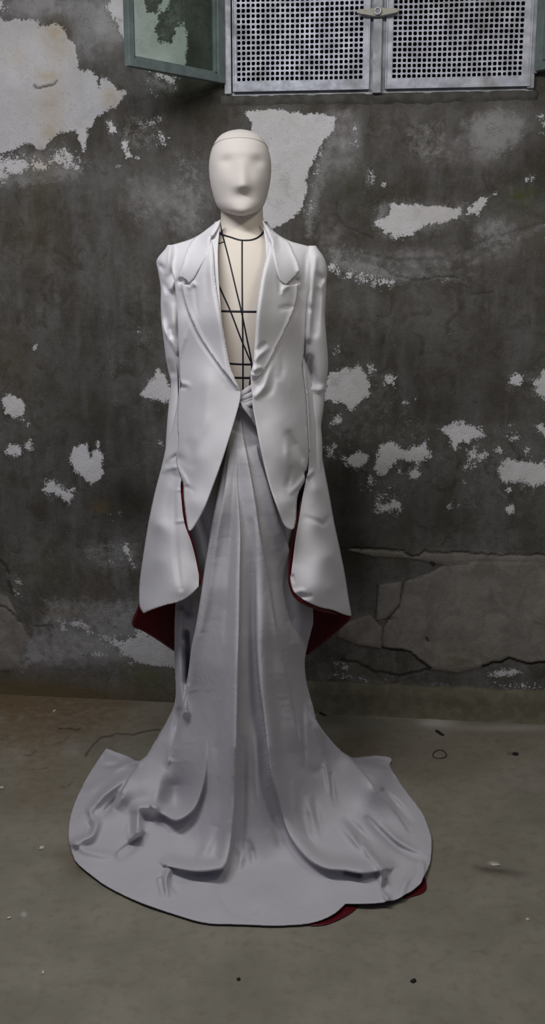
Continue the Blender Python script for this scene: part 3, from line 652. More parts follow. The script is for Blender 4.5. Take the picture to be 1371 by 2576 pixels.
bm = bmesh.new(); box_bm(bm, (xl - .008, .02, zl - .008), (xl + .008, .037, zl + .008)); bm.transform(Mw); from_bm('spindle', bm, M_frame, latch)

def casement(name, hinge, free, zb, zt):
    """a glazed sash swung out from the wall: four rails with a rebate, the pane between them"""
    h, f = Vector((hinge[0], hinge[1], 0)), Vector((free[0], free[1], 0)); u = (f - h); L = u.length; u.normalize(); v = Vector((u.y, -u.x, 0))
    M = Matrix(((u.x, v.x, 0, h.x), (u.y, v.y, 0, h.y), (0, 0, 1, 0), (0, 0, 0, 1)))
    root = empty(name, (h.x, h.y, zb)); tag(root, kind='structure')
    b, d = .028, .011
    def rail(nm, lo, hi):
        bm = bmesh.new(); box_bm(bm, lo, hi, bevel=.002); bm.transform(M); return from_bm(nm, bm, M_sash, root)
    rail('stile', (0, -d, zb), (b, d, zt)); rail('stile', (L - b * .7, -d, zb), (L, d, zt)); rail('rail', (b, -d, zb), (L - b * .7, d, zb + b * .8)); rail('rail', (b, -d, zt - b * .8), (L - b * .7, d, zt))
    bm = bmesh.new()
    for lo, hi in (((b, -.006, zb + b * .8), (b + .009, .006, zt - b * .8)), ((L - b * .7 - .006, -.006, zb + b * .8), (L - b * .7, .006, zt - b * .8)), ((b, -.006, zb + b * .8), (L - b * .7, .006, zb + b * .8 + .007))): box_bm(bm, lo, hi)
    bm.transform(M); from_bm('glazing_bead', bm, M_sash, root)
    bm = bmesh.new(); box_bm(bm, (b * .8, -.002, zb + b * .6), (L - b * .5, .002, zt - b * .6)); bm.transform(M); from_bm('glass_pane', bm, M_glass, root)
    return root
p = Mw @ Vector((wx(562), .02, 0))
casement('window_2', (p.x, p.y), (-.402, 3.065), 2.030, Z1)
p = Mw @ Vector((WW + .014, .02, 0))
casement('window_3', (p.x, p.y), (p.x + .20, p.y - .35), 2.045, Z1)
bars('hinge', [((-.016, .008, Z0 + .036), (-.004, .026, Z0 + .05))], M_frame, win); bars('hinge', [((WW + .004, .008, Z0 + .036), (WW + .014, .026, Z0 + .05))], M_frame, win)
# worn cement ledge under the window
V = []; Fc = []; nn = 60
for i in range(nn + 1):
    xx = -.02 + (WW + .04) * i / nn; w = .0016 * math.sin(i * 1.7) + .0012 * math.sin(i * .6)
    for d, z in ((0, Z0 - .006), (.005 + w, Z0 - .008), (.008 + w, Z0 - .014), (.006 + w, Z0 - .030 + w), (-.003, Z0 - .040 + 2 * w)): V.append(Mw @ Vector((xx, d, z)))
for i in range(nn):
    for j in range(4): Fc.append((i * 5 + j, i * 5 + j + 1, i * 5 + j + 6, i * 5 + j + 5))
Fc.append((4, 3, 2, 1, 0)); Fc.append(tuple(nn * 5 + q for q in range(5)))
tag(link('trim_1', mesh('trim_1', V, Fc), plain('grey_cement', (0.11, 0.105, 0.092), .9, var=.4, scale=30)), kind='structure')

# ------------------------------------------------------------------ the mannequin
BX, BY = -.0765, 2.60
mann = empty('mannequin', (BX, BY + .02, 0))
tag(mann, 'cream linen dressmaking mannequin with blank head and black style tapes', 'mannequin')
def ringf(z, cx, cy, a, bf, bb, e=2.2, n=56):
    out = []
    for t in np.linspace(0, 2 * math.pi, n, endpoint=False):
        c, s = math.cos(t), math.sin(t)
        x = a * math.copysign(abs(c) ** (2 / e), c); y = math.copysign(abs(s) ** (2 / e), s)
        out.append(Vector((BX + cx + x, BY + cy + (y * bb if s > 0 else y * bf), z)))
    return out
TS = [(.90, .06, .05, .05), (.905, .100, .065, .07), (.95, .120, .076, .09), (1.02, .128, .082, .098), (1.10, .126, .090, .100), (1.18, .124, .100, .095), (1.25, .124, .108, .098), (1.33, .130, .119, .105), (1.385, .134, .118, .112),
      (1.44, .140, .108, .115), (1.485, .146, .094, .108), (1.515, .140, .080, .095), (1.535, .116, .070, .083), (1.550, .086, .063, .074), (1.562, .066, .058, .066), (1.578, .055, .053, .058), (1.60, .0515, .0500, .053), (1.64, .0505, .049, .052), (1.69, .05, .048, .05)]
torso = loft('torso', [ringf(z, .002, 0 if z < 1.5 else min(.02, (z - 1.5) * .25), a, bf, bb, 2.05 if z < 1.5 else 2.0) for z, a, bf, bb in TS], M_linen, mann, subd=1)
# head: rows by height, with brow, eye hollows, nose and chin
HZ0, HZ1, HY = 1.606, 1.806, BY - .005
hrows = 56; hn = 72; rings = []
wid = np.array([(0, .004), (.010, .016), (.03, .030), (.06, .044), (.10, .0525), (.15, .0585), (.24, .0648), (.34, .0698), (.44, .0733), (.55, .0746), (.64, .0738), (.75, .069), (.84, .0612), (.9, .053), (.94, .0435), (.975, .028), (1.0, .003)])
frt = np.array([(0, .068), (.012, .076), (.035, .082), (.07, .085), (.12, .086), (.2, .0845), (.32, .086), (.45, .087), (.58, .090), (.7, .088), (.8, .079), (.88, .064), (.94, .046), (.98, .026), (1.0, .003)])
bck = np.array([(0, -.04), (.04, -.01), (.1, .045), (.2, .07), (.32, .085), (.45, .095), (.58, .10), (.7, .098), (.8, .088), (.88, .07), (.94, .05), (.98, .028), (1.0, .003)])
turn = math.radians(5)
for r in range(hrows + 1):
    t = .5 - .5 * math.cos(math.pi * r / hrows); z = HZ0 + (HZ1 - HZ0) * t
    a, f, b = (np.interp(t, q[:, 0], q[:, 1]) for q in (wid, frt, bck)); ring = []
    for q in np.linspace(0, 2 * math.pi, hn, endpoint=False):
        c, s = math.cos(q), math.sin(q); e = 2.08
        x = a * math.copysign(abs(c) ** (2 / e), c); y = math.copysign(abs(s) ** (2 / e), s)
        y = y * b if s > 0 else y * f
        if s < 0:
            g = lambda x0, z0, sx, sz: math.exp(-((x - x0) / sx) ** 2 - ((t - z0) / sz) ** 2)
            y += .0078 * (g(-.037, .60, .0165, .062) + g(.037, .60, .0165, .062))
            y -= .005 * (g(-.034, .40, .024, .10) + g(.034, .40, .024, .10))
            u = min(max((.62 - t) / .30, 0), 1)                       # bridge to the tip
            if t > .315: nose = .020 * u ** 1.1 * math.exp(-(x / (.0095 + .008 * u)) ** 2)
            else: nose = .020 * max(0, 1 - (.315 - t) / .085) ** 1.5 * math.exp(-(x / .0175) ** 2)
            y -= nose
            y += .004 * g(0, .2, .020, .055); y -= .004 * g(0, .06, .022, .05)
        X, Y = x * math.cos(turn) - y * math.sin(turn), x * math.sin(turn) + y * math.cos(turn)
        ring.append(Vector((BX + X - .001, HY + Y, z - .016 * max(0, (y + .0)) / .1 * (1 - t) * 0)))
    rings.append(ring)
head = loft('head', rings, M_head, mann, subd=1)
# seam over the crown
pts = []
for q in np.linspace(0, 2 * math.pi, 64, endpoint=False):
    pts.append((q,))
bvh_head = BVHTree.FromPolygons([p for r in rings for p in r], [(i * hn + j, i * hn + (j + 1) % hn, (i + 1) * hn + (j + 1) % hn, (i + 1) * hn + j) for i in range(hrows) for j in range(hn)])
cpt = Vector((BX, HY + .01, 1.755)); sp = []
for q in np.linspace(0, 2 * math.pi, 80, endpoint=False):
    d = Vector((math.cos(q), math.sin(q), .06 + .26 * max(0.0, -math.sin(q)) - .05 * max(0, math.sin(q)))).normalized()
    h = bvh_head.ray_cast(cpt, d)
    if h[0]: sp.append(h[0] + h[1] * 0 + d * .0002)
tube('seam', sp, .0009, M_seam, head, 6, True)
tube('pole', [(BX, BY + .02, .9), (BX, BY + .02, .02)], .017, M_steel, mann, 16)
loft('base', [[Vector((BX + r * math.cos(q), BY + .02 + r * math.sin(q), z)) for q in np.linspace(0, 2 * math.pi, 32, endpoint=False)] for r, z in ((.15, 0), (.15, .008), (.14, .014), (.03, .03))], M_steel, mann)
# style tapes pinned on the torso
dg = bpy.context.evaluated_depsgraph_get(); dg.update()
ev = torso.evaluated_get(dg); tm = ev.to_mesh(); bvh = BVHTree.FromPolygons([torso.matrix_world @ v.co for v in tm.vertices], [tuple(p.vertices) for p in tm.polygons]); ev.to_mesh_clear()
def tape(pts, w=.0036, th=.0009):
    L = resample(smooth_line(pts, 10), 5, False); C = Vector((0, 0, CH)); hit = []
    for x, y in L:
        dx, dy, dz = ray(x, y); h = bvh.ray_cast(C, Vector((float(dx), float(dy), float(dz))).normalized())
        if h[0] and h[0].y < BY + .08: hit.append((h[0], h[1] if h[1].y < 0 else -h[1]))
    V = []; Fc = []
    for i, (p, nn_) in enumerate(hit):
        t = (hit[min(i + 1, len(hit) - 1)][0] - hit[max(i - 1, 0)][0]).normalized(); s = nn_.cross(t).normalized() * w / 2
        V += [p - s - nn_ * .0004, p - s + nn_ * th, p + s + nn_ * th, p + s - nn_ * .0004]
    for i in range(len(hit) - 1):
        for j in range(3): Fc.append((i * 4 + j, i * 4 + j + 1, i * 4 + j + 5, i * 4 + j + 4))
    Fc += [(0, 1, 2, 3), tuple(len(V) - 1 - q for q in range(4))]
    return link('style_tape', mesh('style_tape', V, Fc), M_tape, mann)
tape([(545, 570), (547, 579), (553, 587), (563, 592), (580, 597), (598, 603), (612, 605), (632, 604), (648, 598), (660, 587), (668, 572)], .0042)
tape([(609, 605), (609, 700), (610, 800), (611, 900), (611, 992)], .0036)
tape([(530, 781), (580, 783), (645, 784), (665, 783)], .0044)
tape([(575, 914), (610, 916), (640, 916)], .0040); tape([(578, 949), (610, 950), (645, 950)], .0046)
tape([(554, 555), (556, 570), (559, 587), (565, 610), (577, 657), (595, 733), (607, 782), (619, 842), (633, 915), (630, 945), (626, 985)], .0034)
tape([(530, 673), (541, 696), (560, 738), (580, 783), (607, 854), (633, 915)], .0034)
tape([(546, 572), (544, 586), (541, 601)], .003); tape([(530, 619), (548, 614), (563, 609)], .003)

# ------------------------------------------------------------------ the tailcoat
coat = empty('tailcoat', (BX, BY, .75))
tag(coat, 'white tailcoat with notched lapels, flaring tails and dark red lining', 'coat')
LC = TPS([(545,570,2.56),(500,600,2.575),(428,618,2.60),(420,660,2.585),(432,690,2.565),(480,640,2.535),(520,640,2.50),(448,780,2.575),(450,900,2.585),(480,800,2.515),(530,720,2.470),(530,800,2.460),(565,860,2.452),(600,980,2.445),(451,976,2.58),(480,976,2.525),
          (516,960,2.475),(560,960,2.455),(445,1066,2.578),(480,1066,2.515),(515,1060,2.470),(560,1060,2.447),(600,1020,2.440),(443,1160,2.575),(470,1160,2.51),(505,1150,2.458),(550,1160,2.432),(459,1240,2.52),(485,1260,2.458),(520,1240,2.436),(476,1336,2.452),(500,1310,2.44)])
RC = TPS([(675,585,2.56),(720,600,2.575),(790,620,2.60),(800,660,2.585),(788,690,2.565),(740,640,2.535),(690,640,2.50),(772,780,2.575),(766,900,2.585),(735,800,2.515),(690,720,2.470),(680,800,2.460),(650,860,2.452),(637,940,2.445),(765,976,2.58),(735,976,2.525),
          (700,960,2.48),(660,960,2.458),(773,1066,2.578),(740,1066,2.515),(700,1060,2.468),(660,1060,2.448),(640,1020,2.442),(774,1170,2.575),(745,1160,2.51),(705,1150,2.458),(670,1160,2.434),(752,1240,2.53),(725,1260,2.458),(695,1240,2.436),(735,1334,2.455),(715,1310,2.44)])
def left_y(x, y):
    Y = LC(x, y)
    Y -= fold(x, y, [(434,690),(441,740),(452,800),(452,890)], 9, [.004,.008,.008,0])
    Y -= fold(x, y, [(478,812),(466,850),(452,895)], 5, [0,.006,.003])
    Y += fold(x, y, [(468,740),(470,800),(466,850)], 9, [0,.006,0])
    Y -= fold(x, y, [(455,964),(468,966),(482,975)], 6, [.010,.008,0]); Y += fold(x, y, [(452,974),(466,976)], 3.5, [.012,.004])
    Y += fold(x, y, [(440,1150),(455,1155),(475,1165)], 10, [.010,.008,0]); Y -= fold(x, y, [(444,1172),(462,1200),(478,1232)], 6, [.006,.010,.004])
    Y += fold(x, y, [(472,1226),(484,1234)], 6, [.010,.004])
    Y += fold(x, y, [(478,1120),(480,1165)], 14, [.006,.008])
    Y -= fold(x, y, [(430,640),(432,675),(437,702)], 6, [.006,.008,.004])
    Y -= fold(x, y, [(527,925),(522,1000),(514,1066),(496,1104),(478,1128)], 12, [0,.005,.006,.005,0])
    return Y
def right_y(x, y):
    Y = RC(x, y)
    Y -= fold(x, y, [(783,625),(778,660),(770,740),(764,820)], 7, [0,.005,.005,0])
    Y += fold(x, y, [(772,640),(766,700),(758,760)], 8, [.003,.006,0])
    Y -= fold(x, y, [(645,995),(662,975),(675,940),(690,905)], 8, [.007,.014,.008,0]); Y += fold(x, y, [(655,1000),(680,985),(694,940)], 7, [0,.006,0])
    Y += fold(x, y, [(728,1095),(740,1120),(758,1152)], 11, [.010,.019,.008]); Y -= fold(x, y, [(725,1085),(722,1140),(730,1180)], 8, [0,.006,0])
    Y += fold(x, y, [(735,1170),(726,1210),(722,1232)], 7, [0,.010,0]); Y -= fold(x, y, [(768,1200),(750,1222),(732,1238)], 7, [.010,.012,.006])
    Y -= fold(x, y, [(766,1176),(763,1160)], 6, [.008,.004])
    Y += fold(x, y, [(752,1256),(738,1290)], 8, [.010,.0])
    Y += fold(x, y, [(706,880),(710,930),(700,960)], 8, [0,.005,0])
    return Y
panel('front_panel', [(553,553,1),(527,573),(490,598),(457,609),(428,617,1),(428,650),(432,680),(438,704),(444,760),(448,830),(450,897),(451,925),(451,955),(460,970),(452,977),(448,1015),(445,1066),(450,1115),(442,1148),(444,1170),(455,1203),(462,1220),(461,1242),(465,1278),(472,1332),(477,1337),(486,1326),
     (510,1287),(529,1236),(556,1165),(580,1089),(603,1011),(605,990),(602,979,1),(590,966),(574,930),(555,800),(545,640)], lambda x, y: left_y(x, y) + fold(x, y, [(456,707),(475,715)], 7, [.016,.012]) + fold(x, y, [(459,735),(467,768),(479,801),(501,846),(533,893),(568,940)], 7, [.004,.008,.008,.006]), M_jacket, coat, 3.5, .003, M_red)
panel('front_panel', [(662,556,1),(691,585),(726,606),(764,616),(786,622,1),(799,634),(788,680),(775,739),(768,830),(764,899),(760,914),(762,939),(768,975),(771,1006),(775,1077),(778,1138),(773,1182),(765,1187),(769,1208),(753,1234),(747,1256),(746,1300),(743,1320),(739,1333),(726,1331),(718,1323),
     (710,1307),(694,1264),(678,1218),(665,1167),(653,1112),(643,1057),(637,1027),(635,994),(633,970),(631,939,1),(645,900),(660,780),(672,640)], lambda x, y: right_y(x, y) + fold(x, y, [(746,706),(724,717)], 7, [.016,.012]) + fold(x, y, [(750,730),(747,753),(740,779),(729,806),(713,839),(686,893)], 7, [.004,.008,.008,.006]), M_jacket, coat, 3.5, .003, M_red)
def lapel_roll(x, y, edge, base):
    d, _, _ = seg_dist(smooth_line(edge, 6), x, y)
    return base - .004 - .013 * np.exp(-(d / 26) ** 2) * 1.0 + .010 * np.exp(-(d / 5) ** 2)
LE = [(531,598),(538,633),(539,693),(545,739),(554,784),(563,835),(573,895),(580,928),(589,947),(603,979)]
RE = [(680,606),(669,648),(658,693),(652,735),(645,784),(642,839),(639,896),(637,913),(632,938)]
def lapel_l(x, y):
    Y = lapel_roll(x, y, LE, left_y(x, y))
    Y -= fold(x, y, [(457,716),(470,770),(510,857),(560,932)], 7, [.010,.006,.005,.002])
    Y += fold(x, y, [(519,640),(505,668),(489,700),(477,716)], 4, [.0,.005,.006,.006]); Y -= fold(x, y, [(477,722),(484,712),(492,722)], 6, [.004,.008,.002])
    Y += fold(x, y, [(490,725),(494,770),(500,800)], 5, [.004,.003,0]); Y += fold(x, y, [(522,640),(520,700),(522,760)], 8, [0,.005,0])
    return Y
def lapel_r(x, y):
    Y = lapel_roll(x, y, RE, right_y(x, y))
    Y -= fold(x, y, [(750,716),(745,760),(715,838),(668,930)], 7, [.010,.006,.005,.002])
    Y += fold(x, y, [(692,600),(698,660),(702,700),(705,735)], 5, [0,.003,.006,.003]); Y -= fold(x, y, [(722,722),(714,728),(708,745)], 6, [.006,.006,0])
    Y += fold(x, y, [(698,778),(720,774),(740,772)], 7, [0,.006,.003]); Y += fold(x, y, [(648,880),(662,868),(672,862)], 6, [.003,.007,0]); Y -= fold(x, y, [(642,905),(660,888),(680,872)], 6, [.004,.007,0])
    Y -= fold(x, y, [(640,930),(655,925),(664,930)], 6, [.006,.006,0])
    return Y
panel('lapel', [(531,598,1),(538,633),(539,693),(545,739),(554,784),(563,835),(573,895),(580,928),(589,947),(603,979,1),(584,958),(568,940),(533,893),(501,846),(479,801),(467,768),(459,735),(455,715,1),(465,716),(475,718,1),(487,703),(505,667),(521,637),(528,610)], lapel_l, M_jacket, coat, 3, .003)
panel('lapel', [(680,606,1),(669,648),(658,693),(652,735),(645,784),(642,839),(639,896),(637,913),(631,940,1),(645,952),(659,941),(667,929),(686,893),(698,867),(713,839),(729,806),(740,779),(747,753),(750,730),(750,713,1),(738,717),(728,718),(719,717,1),(704,706),(695,670),(688,630)], lapel_r, M_jacket, coat, 3, .003)
def collar_l(x, y):
    Y = lapel_roll(x, y, LE, left_y(x, y)) - .003 - fold(x, y, [(490,600),(468,634),(460,664),(451,697)], 8, [.004,.006,.008,.012]);
    Y += fold(x, y, [(519,640),(505,668),(489,700),(477,716)], 4, [.0,.003,.004,.004]); Y -= fold(x, y, [(545,562),(531,590),(515,620)], 8, [.006,.006,0])
    return Y
def collar_r(x, y):
    Y = lapel_roll(x, y, RE, right_y(x, y)) - .003 - fold(x, y, [(726,608),(736,630),(748,655),(754,680)], 8, [.004,.006,.008,.012])
    Y -= fold(x, y, [(676,580),(684,606),(690,640)], 7, [.006,.008,0]); Y += fold(x, y, [(700,600),(706,625)], 8, [.006,.003])
    return Y
panel('collar', [(554,552,1),(540,561),(527,571),(505,588),(488,598),(477,615),(468,634),(461,663),(450,696,1),(458,698),(466,702),(475,714,1),(487,703),(505,667),(521,637),(528,612),(530,598),(540,585),(549,571)], collar_l, M_jacket, coat, 3, .003)
panel('collar', [(660,554,1),(672,565),(680,579),(690,586),(708,597),(727,607),(735,629),(746,653),(753,676),(753,683),(746,692),(733,704),(720,717,1),(704,706),(695,670),(686,625),(681,606),(678,596),(668,576)], collar_r, M_jacket, coat, 3, .003)
# the collar's stand runs round behind the neck
rings = []
for q in np.linspace(math.radians(-28), math.radians(208), 40):
    c, s = math.cos(q), math.sin(q); r = []
    dip = max(0.0, -s) * .05
    for k_, (rr, zz) in enumerate(((.074, 1.548), (.068, 1.575), (.063, 1.597 ), (.067, 1.600), (.078, 1.578), (.090, 1.545))):
        r.append(Vector((BX + c * rr * (1.0 if k_ else 1.05), BY + .018 + s * rr * 1.05, zz - dip - (.012 if s < .2 else 0))))
    rings.append(r)
loft('collar_stand', rings, M_jacket, coat, cap=False, closed=False, subd=1)
# back of the coat, from shoulder to the tails
rings = []
BK = [(1.565,.080,.075),(1.545,.12,.095),(1.52,.165,.115),(1.47,.178,.128),(1.38,.178,.132),(1.28,.165,.122),(1.18,.158,.118),(1.05,.172,.135),(.95,.182,.155)]
for z, a, b in BK: rings.append([Vector((BX + a * math.cos(t), BY + b * math.sin(t) ** .9, z)) for t in np.linspace(0.001, math.pi - .001, 40)])
loft('back_panel', rings, M_jacket, coat, cap=False, closed=False, subd=1)

def sleeve(rows, fn, n=40):
    rings = []
    ys = [r[0] for r in rows]; yy = np.linspace(ys[0], ys[-1], 110)
    for y in yy:
        xl, xr, Yc, rd = (float(np.interp(y, ys, [r[k] for r in rows])) for k in (1, 2, 3, 4))
        ring = []
        for t in np.linspace(0, 2 * math.pi, n, endpoint=False):
            x = (xl + xr) / 2 + (xr - xl) / 2 * math.cos(t); Y = Yc - rd * math.sin(t)
            if math.sin(t) > 0: Y -= 1.45 * float(fn(np.array([x]), np.array([y]))[0]) * math.sin(t) ** .5
            ring.append(Vector(at_y(x, y, Y)))
        rings.append(ring)
    return loft('sleeve', rings, M_jacket, coat)
def sm(rows):
    ys = np.array([r[0] for r in rows], float); yy = np.linspace(ys[0], ys[-1], 60); out = []
    for y in yy: out.append([y] + [float(np.interp(y, ys, [r[k] for r in rows])) for k in range(1, 5)])
    A = np.array(out)
    for k in range(1, 5):
        v = np.pad(A[:, k], 1, 'edge'); A[:, k] = (v[:-2] + 2 * v[1:-1] + v[2:]) / 4
    return A.tolist()
def sl_f(x, y):
    f = fold(x, y, [(428,622),(425,660),(420,690)], 5, [.006,.010,.004]) - fold(x, y, [(393,660),(405,672),(412,678)], 5, [.004,.010,.004])
    f += -fold(x, y, [(412,712),(423,735)], 5, [.004,.012]) + fold(x, y, [(438,705),(430,724),(423,738)], 6, [.010,.012,.006])
    f += -fold(x, y, [(416,770),(418,800),(424,825)], 8, [.004,.012,.004]) - fold(x, y, [(428,826),(430,846)], 5, [.010,.016])
    f += fold(x, y, [(407,815),(418,838),(432,858),(446,885)], 5, [.008,.010,.010,.006]) + fold(x, y, [(437,770),(436,810),(434,845)], 6, [.004,.010,.006])
    f -= fold(x, y, [(425,915),(432,938)], 9, [.006,.012]); return f
sleeve(sm([(616,424,436,2.60,.010),(624,418,444,2.60,.026),(638,405,452,2.60,.036),(650,394,456,2.605,.042),(656,389,458,2.605,.043),(664,394,460,2.605,.044),(695,400,462,2.61,.045),(724,405,464,2.61,.045),(766,404,466,2.615,.045),(812,406,468,2.62,.045),(857,412,470,2.63,.045),(899,417,470,2.64,.043),(938,424,468,2.65,.04),(961,431,468,2.66,.036),(984,428,466,2.66,.036),(1054,421,464,2.66,.04),(1118,417,460,2.66,.04),(1170,414,456,2.66,.04),(1230,420,452,2.66,.04)]), sl_f)
def sr_f(x, y):
    f = -fold(x, y, [(800,690),(807,700),(812,715)], 6, [.004,.010,.006]) + fold(x, y, [(820,708),(810,718),(806,735)], 5, [.008,.008,.002])
    f += fold(x, y, [(792,650),(786,700),(780,770),(774,850)], 8, [.006,.014,.016,.010]) - fold(x, y, [(800,730),(796,780),(792,840)], 7, [.008,.014,.006])
    f -= fold(x, y, [(774,770),(782,778)], 5, [.006,.006]) + fold(x, y, [(778,905),(783,935),(792,968)], 9, [.020,.030,.014])
    f += fold(x, y, [(788,976),(806,980),(819,974)], 6, [.010,.012,.006]); return f
sleeve(sm([(618,778,792,2.60,.010),(626,772,800,2.60,.026),(636,766,808,2.60,.036),(653,762,819,2.605,.043),(680,758,824,2.605,.045),(708,756,821,2.61,.045),(739,755,820,2.61,.045),(793,754,817,2.615,.045),(848,754,821,2.62,.045),(909,754,826,2.64,.043),(949,756,824,2.65,.04),(974,757,819,2.66,.038),(1027,758,814,2.66,.038),(1071,760,807,2.66,.038),(1110,762,811,2.66,.04),(1151,764,811,2.66,.04),(1200,768,812,2.66,.04),(1240,774,806,2.66,.04)]), sr_f)

# the tails: each a cone of cloth, white outside, red inside, folded at its outer edge
TL = TPS([(450,985,2.60),(440,1040,2.612),(445,1100,2.59),(418,1118,2.64),(444,1170,2.585),(430,1160,2.60),(409,1165,2.65),(452,1230,2.56),(430,1230,2.58),(389,1238,2.67),(460,1300,2.535),(425,1310,2.555),(370,1326,2.69),(395,1320,2.585),(485,1390,2.515),(440,1400,2.52),(400,1410,2.565),(360,1400,2.70),(500,1460,2.505),(455,1480,2.49),(400,1490,2.55),(349,1480,2.72),(470,1505,2.50),(420,1520,2.515),(370,1538,2.60),(345,1545,2.70)])
def tail_l(x, y):
    Y = TL(x, y)
    Y -= fold(x, y, [(440,1175),(420,1180),(408,1190)], 7, [.010,.010,0]); Y += fold(x, y, [(448,1146),(432,1155),(416,1175)], 6, [.012,.012,0]); Y += fold(x, y, [(440,1200),(425,1240),(415,1290)], 10, [.010,.008,0])
    Y -= fold(x, y, [(452,1210),(447,1235),(446,1310)], 6, [.006,.006,.003]); Y += fold(x, y, [(442,1240),(441,1320),(446,1420),(455,1480)], 7, [0,.004,.008,.006])
    Y -= fold(x, y, [(442,1233),(455,1233)], 3, [.003,.004]); Y -= fold(x, y, [(445,1313),(462,1310)], 4, [.004,.006])
    return Y
panel('tail', [(451,950,1),(450,990),(441,1042),(432,1082),(418,1120),(409,1165),(389,1238),(376,1299),(361,1389),(350,1470),(348,1513),(352,1532),(361,1543,1),(378,1534),(419,1521),(447,1516),(477,1500),(500,1476,1),(501,1449),(499,1440),(491,1400),(481,1363),(469,1333),(465,1322),(459,1293),(456,1258),(454,1219),(456,1203),(452,1186),(447,1170),(444,1150),(452,1120),(447,1066),(451,1015)], tail_l, M_jacket, coat, 3.5, .0025, M_red)
TR = TPS([(762,900,2.595),(771,970,2.60),(783,955,2.62),(775,1077,2.59),(802,1065,2.64),(778,1140,2.585),(808,1140,2.65),(772,1200,2.58),(815,1180,2.655),(766,1240,2.56),(795,1230,2.585),(824,1224,2.665),(752,1310,2.535),(800,1310,2.555),(838,1300,2.68),(737,1400,2.515),(785,1400,2.52),(830,1400,2.575),(858,1395,2.70),(732,1465,2.505),(775,1480,2.49),(830,1480,2.55),(873,1480,2.72),(745,1497,2.50),(800,1525,2.515),(850,1540,2.60),(884,1549,2.72)])
def tail_r(x, y):
    Y = TR(x, y)
    Y -= fold(x, y, [(774,1196),(786,1186),(792,1184)], 6, [.010,.008,0]); Y += fold(x, y, [(776,1206),(790,1225)], 6, [.008,0])
    Y += fold(x, y, [(772,1302),(800,1312),(815,1316),(828,1300)], 7, [.004,.010,.010,.004]); Y -= fold(x, y, [(785,1270),(810,1300)], 14, [.004,.004])
    Y += fold(x, y, [(735,1450),(738,1462)], 4, [.008,.004]); Y -= fold(x, y, [(742,1490),(758,1486),(772,1490)], 6, [.006,.006,0]); Y += fold(x, y, [(752,1504),(780,1500)], 6, [.006,.004])
    Y -= fold(x, y, [(771,990),(775,1040),(778,1130)], 4, [.008,.010,.006]); Y -= fold(x, y, [(762,905),(768,940),(771,985)], 4, [.008,.008,.006])
    return Y
panel('tail', [(763,897,1),(773,919),(783,954),(787,998),(793,1037),(802,1065),(806,1086),(808,1130),(814,1170),(827,1235),(842,1321),(864,1421),(876,1496),(885,1550,1),(868,1547),(838,1534),(812,1530),(787,1521),(763,1509),(742,1494),(733,1477),(731,1450),(737,1406),(742,1363),(750,1316),(760,1261),(769,1212),(773,1198),(777,1180),(779,1138),(775,1077),(771,1006),(768,970),(761,935)], tail_r, M_jacket, coat, 3.5, .0025, M_red)
# the red facing that rolls out along the inner edges
def behind(fn, d): return lambda x, y: fn(x, y) + d
fl = panel('lining', [(456,1200,1),(462,1218),(464,1228),(463,1252),(469,1299),(471,1334),(479,1340),(492,1381),(500,1423),(506,1448),(510,1456),(503,1476,1),(490,1440),(480,1390),(462,1330),(452,1290),(450,1230)], lambda x, y: TL(x, y) + .008 - fold(x, y, [(459,1210),(465,1290),(488,1385),(504,1460)], 4, [.004,.006,.005,.004]), M_red, coat, 2.5, .002)
fl['label'] = 'dark red satin facing along the inner edge'
fr = panel('lining', [(764,1240,1),(755,1264),(746,1299),(741,1334),(730,1381),(726,1406),(726,1443),(724,1460),(731,1489),(744,1509),(772,1526),(812,1540),(850,1546,1),(800,1520),(760,1500),(745,1480),(742,1450),(748,1400),(756,1330),(765,1270)], lambda x, y: TR(x, y) + .008 - fold(x, y, [(757,1264),(744,1330),(730,1400),(728,1460),(750,1508)], 4, [.004,.006,.006,.005,.004]), M_red, coat, 2.5, .002)
fr['label'] = 'dark red satin facing along the inner edge'
# far side of each cone
KL = TPS([(372,1300,2.70),(349,1470,2.725),(334,1560,2.735),(351,1582,2.76),(395,1609,2.79),(438,1639,2.80),(480,1660,2.80),(440,1400,2.79),(480,1300,2.78),(400,1520,2.785),(440,1540,2.80)])
tl = panel('tail', [(400,1250,1),(384,1310),(368,1400),(358,1475),(350,1526),(336,1555),(332,1572),(338,1581),(351,1582),(395,1609),(438,1639),(490,1668,1),(500,1400),(480,1250,1)], lambda x, y: KL(x, y), M_red, coat, 5, .003, M_jacket)
tl['label'] = 'far side of the tail, red lining facing in'
KR = TPS([(838,1300,2.69),(873,1480,2.725),(885,1553,2.735),(866,1573,2.76),(834,1603,2.785),(774,1647,2.80),(730,1660,2.80),(770,1400,2.79),(740,1300,2.78),(820,1520,2.785),(780,1540,2.80)])
tr = panel('tail', [(814,1250,1),(832,1330),(852,1410),(868,1490),(883,1549),(882,1558),(866,1573),(834,1603),(808,1624),(785,1640),(775,1648),(768,1646,1),(710,1640,1),(715,1400),(735,1250,1)], lambda x, y: KR(x, y), M_red, coat, 5, .003, M_jacket)
tr['label'] = 'far side of the tail, red lining facing in'

